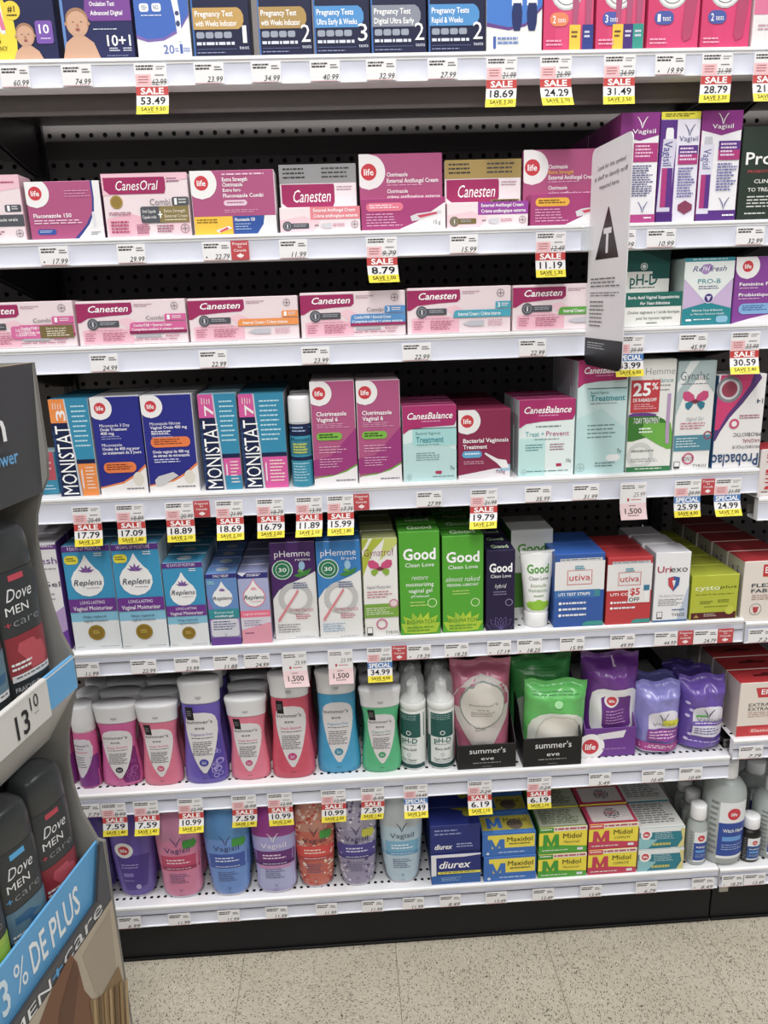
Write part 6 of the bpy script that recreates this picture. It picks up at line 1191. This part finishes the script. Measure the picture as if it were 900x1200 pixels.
clearbottle(823.5, 869, 1016.5, 888, D7, '1E449C', 'Witch Hazel', 'largest frosted bottle with blue label and red badge', .5, .68)
clearbottle(863.5, 886, 1011.5, 954.5, R7, '1E4E8E', 'Iodine', 'small dark bottle with white cap and blue label', .8, .60, bodyc='1A1614', mat='plastic')
clearbottle(883, 928, 1008, 911, R7, '1E449C', 'Gly', 'frosted bottle with blue label at the right edge', .5, .68)
bx = hit_z(812, 1015, D7)[1]
clearbottle(796, 817, 0, 925, D7, '1E449C', 'Gly', 'white-capped bottle, first behind the small clear bottle', .78, .62, Y=bx+.06)
clearbottle(788, 808, 0, 914, D7, '1E449C', 'Gly', 'white-capped bottle, second behind the small clear bottle', .78, .62, Y=bx+.12)
clearbottle(812, 845, 0, 898, D7, '1E449C', 'Gly', 'frosted bottle behind the largest one', .5, .68, Y=bx+.11)
clearbottle(864, 897, 0, 890, R7, '1E449C', 'Alcohol', 'tall frosted bottle behind the small dark bottle', .62, .66, Y=.115)

# ================================================================== HANGING SIGN at the second shelf
sx0, sz0 = hit_y(690, 300, -.004)
sg = empty('aisle_flag_sign', (sx0, -.006, 1.0)); tag(sg, 'tall white sign with black triangle jutting out between the shelves', 'sign')
yn = -.006; zt0 = z_at(176, sx0, yn); zb0 = z_at(427, sx0, yn)
# far edge at yn, near edge where its columns reach the photo's right edge
yf = yn
for _ in range(200):
    if proj(sx0+.0, yf-.001, (zt0+zb0)/2)[0] > 690 and False: break
    break
dyn = .138; ang = math.radians(0)
def sign_w(px):                        # offset in x of the near edge so that it stands at column px
    lo, hi = -.2, .2
    for _ in range(40):
        m_ = (lo+hi)/2
        if proj(sx0+m_, yn-dyn, (zt0+zb0)/2)[0] < px: lo = m_
        else: hi = m_
    return lo
dxn = sign_w(736)
zt, zb_ = zt0, zb0
sb = MB(); th = .0012; nrm = Vector((-dyn, -dxn, 0)).normalized() if 0 else Vector((-(dyn), -(dxn), 0)).normalized()
R_ = .012; W_ = math.hypot(dxn, dyn); du = Vector((dxn, -dyn, 0))/W_; Hs = zt-zb_
out = []
for cx, cz, a0 in ((R_, Hs-R_, 90), (R_, R_, 180), (W_-R_, R_, 270), (W_-R_, Hs-R_, 0)):
    for q in range(5):
        a = math.radians(a0+q*22.5) ; out.append((cx+R_*math.cos(a), cz+R_*math.sin(a)))
z_rel = zb_-1.0
face_ = [du*a + Vector((0, 0, z_rel+b)) for a, b in out]; nn = du.cross(Vector((0, 0, 1))); nn = nn if nn.x < 0 else -nn
fr = [p+nn*th for p in face_]; 
def orient(P, n): 
    c = (P[1]-P[0]).cross(P[2]-P[1]); return P if c.dot(n) > 0 else list(reversed(P))
sb.face(orient(fr, nn), 'E6E4E6'); sb.face(orient(face_, -nn), 'E6E4E6')
for i in range(len(fr)): j = (i+1) % len(fr); sb.face([face_[i], face_[j], fr[j], fr[i]], 'DADADC')
sb.build('sign_board', 'card', sg)
Q = Quad(tuple(nn*th + Vector((0, 0, z_rel+Hs))), tuple(du*W_), (0, 0, -Hs)); 
if Q.n.dot(nn) < 0: Q.n = -Q.n
A = Art(Q)
class Art2(Art): pass
for k, (t_, a, b) in enumerate((('Look for this symbol', .18, .86), ('at shelf to identify tariff', .1, .92), ('impacted items.', .24, .74))): A.t(a, .085+.042*k, b, .105+.042*k, t_, '4A4848', '')
A.part('triangle_symbol'); A.s([(.275, .49, .51), (.5, .2, .8)], '2A1E1E'); A.part('triangle_tee'); A.r(.40, .365, .60, .39, 'E6E4E6'); A.r(.47, .39, .53, .475, 'E6E4E6'); A.part(None)
for a, b, n_ in ((.585, .635, 3), (.65, .675, 2), (.69, .82, 7)): A.m(.1, a, .88 if b < .7 else .5, b, n_, '6A6868', .35)
A.part('black_footer'); A.s([(.865, 0, 1), (.98, 0, 1), (1, .08, .92)], '1E1C1E'); A.part(None); A.m(.08, .885, .6, .92, 3, 'C8C8C8', .3)
A.build(sg)
cl = MB(); cl.cbox(-.012, -.014, .258, .006, .004, .292, 'DADCDE'); cl.build('clear_clip', 'hood', sg)

# ================================================================== FLOOR DISPLAY at the left
TH = math.radians(12.5); DD = Vector((-math.sin(TH), -math.cos(TH), 0)); DN = Vector((math.cos(TH), -math.sin(TH), 0)); UP = Vector((0, 0, 1))
def hit_pl(px, py, P, n): d = ray(px, py); return CAM + d*((P-CAM).dot(n)/d.dot(n))
F0 = Vector((0.035, -0.30, 0)); F0 += DN*((hit_pl(118, 1040, F0, DD)-F0).dot(DN))          # foot of the far front corner
def side(px, py): p = hit_pl(px, py, F0, DD)-F0; return p.dot(DN), p.z                       # on the far end panel: (out, z)
def front(px, py, n): p = hit_pl(px, py, F0+DN*n, DN)-F0; return p.dot(DD), p.z              # on a front-parallel plane: (along, z)
def W3(s, n, z): return DD*s + DN*n + UP*z                                                   # display coordinates, local to its Empty
disp = empty('floor_display', F0); tag(disp, 'grey and blue cardboard floor display of body wash, cut by the left edge', 'display stand')
def slab(mb, quad, thick, c, edge=None):
    """quad = four local points, outward order; thickness pushes backwards"""
    n = (quad[1]-quad[0]).cross(quad[2]-quad[1]).normalized()
    B = [p-n*thick for p in quad]; mb.face(quad, c); mb.face(list(reversed(B)), edge or c)
    for i in range(len(quad)): j = (i+1) % len(quad); mb.face([quad[j], quad[i], B[i], B[j]], edge or c)
LEN = .62; NB = -.17
# far end panel with its scalloped front edge
cont = [(37.5, 425), (54, 535), (55, 560), (47, 580), (42, 605), (42, 632), (48, 665), (58, 705), (70, 742), (84, 768), (89, 805), (83, 832), (79, 862), (80, 895), (85, 922), (95, 953), (113, 984), (122, 987), (130, 1047)]
cp = [side(*q) for q in cont]; n_bot = cp[-1][0]
pts = [(NB-.01, cp[0][1])] + cp + [(n_bot, 0), (NB-.01, 0)]
def fan_panel(mb, pts, s0, s1, c, edge):
    tri = tessellate_polygon([[Vector((a, b, 0)) for a, b in pts]])
    for t in tri:
        P = [W3(s1, *pts[i]) for i in t]; Q = [W3(s0, *pts[i]) for i in t]
        if (P[1]-P[0]).cross(P[2]-P[1]).dot(DD) < 0: P.reverse()
        if (Q[1]-Q[0]).cross(Q[2]-Q[1]).dot(DD) > 0: Q.reverse()
        mb.face(P, c); mb.face(Q, c)
    for a, b in zip(pts, pts[1:]+pts[:1]): mb.face([W3(s0, *a), W3(s1, *a), W3(s1, *b), W3(s0, *b)], edge)
mb = MB(); fan_panel(mb, pts, -.005, 0, 'A09E9A', '7C7974'); mb.build('end_panel', 'card', disp)
mb = MB(); fan_panel(mb, pts, LEN, LEN+.005, '8E8C88', '7C7974'); mb.build('end_panel', 'card', disp)
mb = MB(); slab(mb, [W3(LEN, NB, 0), W3(0, NB, 0), W3(0, NB, cp[0][1]), W3(LEN, NB, cp[0][1])], .004, 'A6A4A2'); mb.build('back_panel', 'card', disp)
# header
nh, zht = cp[0][0], cp[0][1]; zhb = side(50, 577)[1]; nh2 = side(50, 577)[0]
mb = MB(); slab(mb, [W3(LEN, nh2, zhb), W3(0, nh2, zhb), W3(0, nh, zht), W3(LEN, nh, zht)], .004, '4A4B4F', '8A7458'); mb.build('header_panel', 'card', disp)
mb = MB(); slab(mb, [W3(LEN, NB, zhb+.012), W3(0, NB, zhb+.012), W3(0, nh2-.006, zhb+.002), W3(LEN, nh2-.006, zhb+.002)], .003, '6E5A44'); mb.build('header_base', 'card', disp)
class Plane3:
    seg = 1
    def __init__(s, n, ztop, zbot, L_=LEN): s.n, s.zt, s.zb, s.L = n, ztop, zbot, L_; s.asp = L_/(ztop-zbot)
    def __call__(s, u, v, o): return tuple(W3(s.L*(1-u), s.n+o, s.zt-(s.zt-s.zb)*v))
    def uv(s, px, py): a, z = front(px, py, s.n); return 1-a/s.L, (s.zt-z)/(s.zt-s.zb)
PH = Plane3((nh+nh2)/2+.0035, zht, zhb)
A = Art(PH); u1, v1 = PH.uv(8, 516); u0, v0 = PH.uv(-75, 504); A.t(u0, v0-.045, u1, v1, 'clean', 'F2F2F4', 'b'); u1, v1 = PH.uv(22, 541); u0, v0 = PH.uv(-60, 532); A.t(u0, v1-.1, u1, v1, 'lasting power', '5AA6DC', 'b'); A.build(disp)
# upper tray with price rail
nr, zr = side(85.5, 768); zrb = side(88.5, 805)[1]; s1 = front(52, 815, nr)[0]
mb = MB(); slab(mb, [W3(s1, nr, zrb), W3(0, nr, zrb), W3(0, nr, zr), W3(s1, nr, zr)], .004, '5AA8DE'); mb.build('blue_lip', 'card', disp)
mb = MB(); slab(mb, [W3(LEN, nr+.004, zrb-.002), W3(s1-.002, nr+.004, zrb-.002), W3(s1-.002, nr+.004, zr+.002), W3(LEN, nr+.004, zr+.002)], .006, 'DAD8D4'); mb.build('price_rail', 'plastic', disp)
PR = Plane3(nr+.0042, zr+.002, zrb-.002); A = Art(PR, .0002)
u0, _ = PR.uv(17, 845); u1, _ = PR.uv(33, 835); A.t(u0, .3, u1, .88, '13', '262428', 'b'); u0, _ = PR.uv(35.5, 830); u1, _ = PR.uv(44.5, 820); A.t(u0, .12, u1, .46, '10', '262428', ''); A.m(PR.uv(39, 830)[0], .58, PR.uv(45, 830)[0], .62, 1, '6A6868', .5); A.r(0, .0, 1, .035, 'F0F0EE'); A.build(disp)
zd1 = zrb+.004
mb = MB(); slab(mb, [W3(0, NB, zd1), W3(LEN, NB, zd1), W3(LEN, nr-.005, zd1), W3(0, nr-.005, zd1)][::-1], .003, 'CFCDCA'); mb.build('upper_deck', 'card', disp)
mb = MB(); slab(mb, [W3(LEN, nr-.05, zrb-.075), W3(0, nr-.05, zrb-.075), W3(0, nr-.002, zrb-.001), W3(LEN, nr-.002, zrb-.001)], .003, 'C9C7C4'); mb.build('tray_skirt', 'card', disp)
# lower front: blue lip, dark name band, printed photo panel
nl, zl = side(117, 986); zl2 = side(119, 1036)[1]; zl3 = front(86, 1120, nl+.004)[1]
mb = MB(); slab(mb, [W3(LEN, nl-.004, zl2-.01), W3(0, nl-.004, zl2-.01), W3(0, nl-.004, zl), W3(LEN, nl-.004, zl)], .003, '58A6DC'); mb.build('blue_lip', 'card', disp)
mb = MB(); slab(mb, [W3(LEN, nl+.004, 0), W3(0, nl+.004, 0), W3(0, nl+.004, zl2), W3(LEN, nl+.004, zl2)], .004, '55565A', '3E3C3C'); slab(mb, [W3(.030, nl+.004, zl2-.001), W3(0, nl+.004, zl2-.001), W3(0, nl+.004, zl), W3(.006, nl+.004, zl)], .004, '55565A', '3E3C3C'); mb.build('front_panel', 'card', disp)
PB = Plane3(nl-.0038, zl, zl2); A = Art(PB, .0002)
u0, _ = PB.uv(-14, 1192); u1, _ = PB.uv(11, 1165); A.t(u0, .22, u1, .85, '33', 'D8ECF8', 'b'); u0, _ = PB.uv(17, 1150); u1, _ = PB.uv(31, 1133); A.t(u0, .25, u1, .8, '%', 'EAF4FA', ''); u0, _ = PB.uv(35, 1120); u1, _ = PB.uv(53, 1097); A.t(u0, .25, u1, .82, 'DE', 'F0F6FA', 'b'); u0, _ = PB.uv(58, 1090); u1, _ = PB.uv(91, 1045); A.t(u0, .28, u1, .84, 'PLUS', 'F0F6FA', 'b'); A.build(disp)
PK = Plane3(nl+.0042, zl2, zl2-.09); A = Art(PK, .0002)
vk = (zl2-zl3)/.09
u0, _ = PK.uv(75, 1128); u1, _ = PK.uv(119, 1060); A.t(u0, vk*-.08, u1, vk*.90, 'care', 'D8D8DA', ''); u0, _ = PK.uv(61, 1148); u1, _ = PK.uv(73, 1130); A.t(u0, vk*.25, u1, vk*.95, '+', '4AA0DC', 'b'); u0, _ = PK.uv(12, 1215); u1, _ = PK.uv(59, 1150); A.t(u0, vk*.3, u1, vk*.95, 'MEN', 'F0F0F0', 'b'); A.build(disp)
PP = Plane3(nl+.0043, zl3, .02); A = Art(PP, .00025); A.part('printed_photo')
A.r(0, 0, 1, 1, 'B9AC98')
def pp(c, *q): A.p([PP.uv(*p) for p in q], c)
pp('A99C8A', (96, 1120), (128, 1065), (140, 1170), (112, 1165)); pp('7A5038', (40, 1215), (60, 1160), (82, 1118), (90, 1128), (98, 1160), (108, 1172), (112, 1200), (118, 1300), (40, 1300)); pp('63402E', (70, 1180), (86, 1125), (92, 1140), (84, 1210), (60, 1260))
pp('8A6E48', (104, 1172), (118, 1168), (138, 1132), (143, 1150), (150, 1230), (112, 1300), (108, 1200))
for k in range(7): x = 108+6*k; pp(['B09468', '6A5034', '9A7C50'][k % 3], (x, 1172-4*k), (x+3, 1170-4*k), (x+7, 1240), (x+4, 1240))
A.build(disp)
zd2 = zl2-.008
mb = MB(); slab(mb, [W3(0, NB, zd2), W3(LEN, NB, zd2), W3(LEN, nl-.008, zd2), W3(0, nl-.008, zd2)][::-1], .003, '4A4846'); mb.build('lower_deck', 'card', disp)

# body wash bottles: flattened, rounded shoulders, dark flip cap on top
def bodywash(s, n, z, H, hw, accent, short, words, cut=False, k=0):
    hd = .024; o = empty('body_wash_bottle', F0+W3(s, n-hd, z+.0004)); o.rotation_euler.z = math.atan2(DN.y, DN.x)+math.pi/2-.22
    P = [(0, hw*.86, hd*.85), (.015, hw*.94, hd*.95), (.1, hw, hd), (.5, hw*1.0, hd), (.72, hw*.98, hd), (.775, hw*.95, hd*.95)]
    lofted(P, H, '34383B', 3, cap_t=False).build('bottle_body', 'plastic', o)
    PC = [(.775, hw*.94, hd*.94), (.78, hw*.96, hd*.97), (.9, hw*.93, hd*.93), (.96, hw*.84, hd*.86), (.985, hw*.7, hd*.75), (1, hw*.4, hd*.45)]
    lofted(PC, H, '3C4042', 3).build('flip_cap', 'plastic', o)
    A = Art(Loft(P+PC[1:], H, 3, .95))
    A.part('accent_pill'); A.s([(.245, .3, .62), (.275, .3, .62)], accent); A.part(None)
    A.t(.2, .31, .74, .375, 'Dove', 'E6E6E8', 'i'); A.t(.16, .40, .62, .445, 'MEN', 'EDEDED', 'b'); A.t(.12, .475, .22, .51, '+', accent, 'b'); A.t(.26, .465, .82, .51, 'care', '9A9CA0', 'l')
    A.part('picture_label'); A.s([(.56, .08, .95), (.78, .08, .95)], accent if accent != 'B8384A' else '8E2430'); 
    if accent == 'B8384A': A.s([(.6, .3, .6), (.64, .25, .8), (.7, .4, .86), (.76, .5, .8)], 'B84450')
    elif accent == '4AA4DA': A.s([(.56, .08, .95), (.78, .08, .95)], '5A7C8E'); A.s([(.6, .2, .5), (.64, .2, .7), (.68, .5, .9), (.72, .6, .85)], '2E5E86')
    else: A.s([(.6, .3, .9), (.66, .2, .9), (.74, .3, .8)], '8AB82E')
    A.part(None); A.m(.12, .70, .55, .75, 2, 'E6E6E8', .5); A.r(.1, .765, .9, .80, 'DADADC'); A.m(.16, .775, .84, .79, 1, '5A5A5E'); A.t(.12, .83, .6, .855, words[0], 'C8CACC', ''); A.t(.12, .87, .52, .895, words[1], 'C8CACC', ''); A.m(.12, .915, .7, .925, 1, '8A8C90'); A.build(o)
    tag(o, short, 'bottle', 'dark body wash bottles in the floor display'); return o
def s_for(px, py, n): return front(px, py, n)[0]
nu = nr-.010; HB = .215; hw = .0325
za = zd1; sa = s_for(50, 690, nu)+hw
bodywash(sa, nu, za, HB, hw, 'B8384A', 'dark body wash bottle with red picture on the upper display tier', ('FRAICHEUR', 'INTENSE'))
bodywash(sa+2*hw+.006, nu+.0, za, HB, hw, '4AA4DA', 'dark body wash bottle with blue picture at the left edge, upper display tier', ('CONFORT', 'PROPRE'))
bodywash(sa+.002, nu-.054, za, HB, hw, 'B8384A', 'dark body wash bottle hidden behind the upper red-pictured one', ('', ''))
nu2 = nl-.014; sb_ = s_for(84, 930, nu2)+hw
bodywash(sb_, nu2, zd2, HB, hw, 'B8384A', 'dark body wash bottle with red picture on the lower display tier', ('DEEP', 'CLEAN'))
bodywash(sb_+2*hw+.0025, nu2+.001, zd2, HB, hw, '4AA4DA', 'dark body wash bottle with blue water picture on the lower display tier', ('CLEAN', 'COMFORT'))
bodywash(sb_+4*hw+.005, nu2+.002, zd2, HB, hw, '9AC040', 'dark body wash bottle with green picture at the left edge, lower display tier', ('EXTRA', 'FRESH'))
bodywash(sb_+.002, nu2-.056, zd2, HB, hw, 'B8384A', 'dark body wash bottle hidden behind the lower red-pictured one', ('', ''))
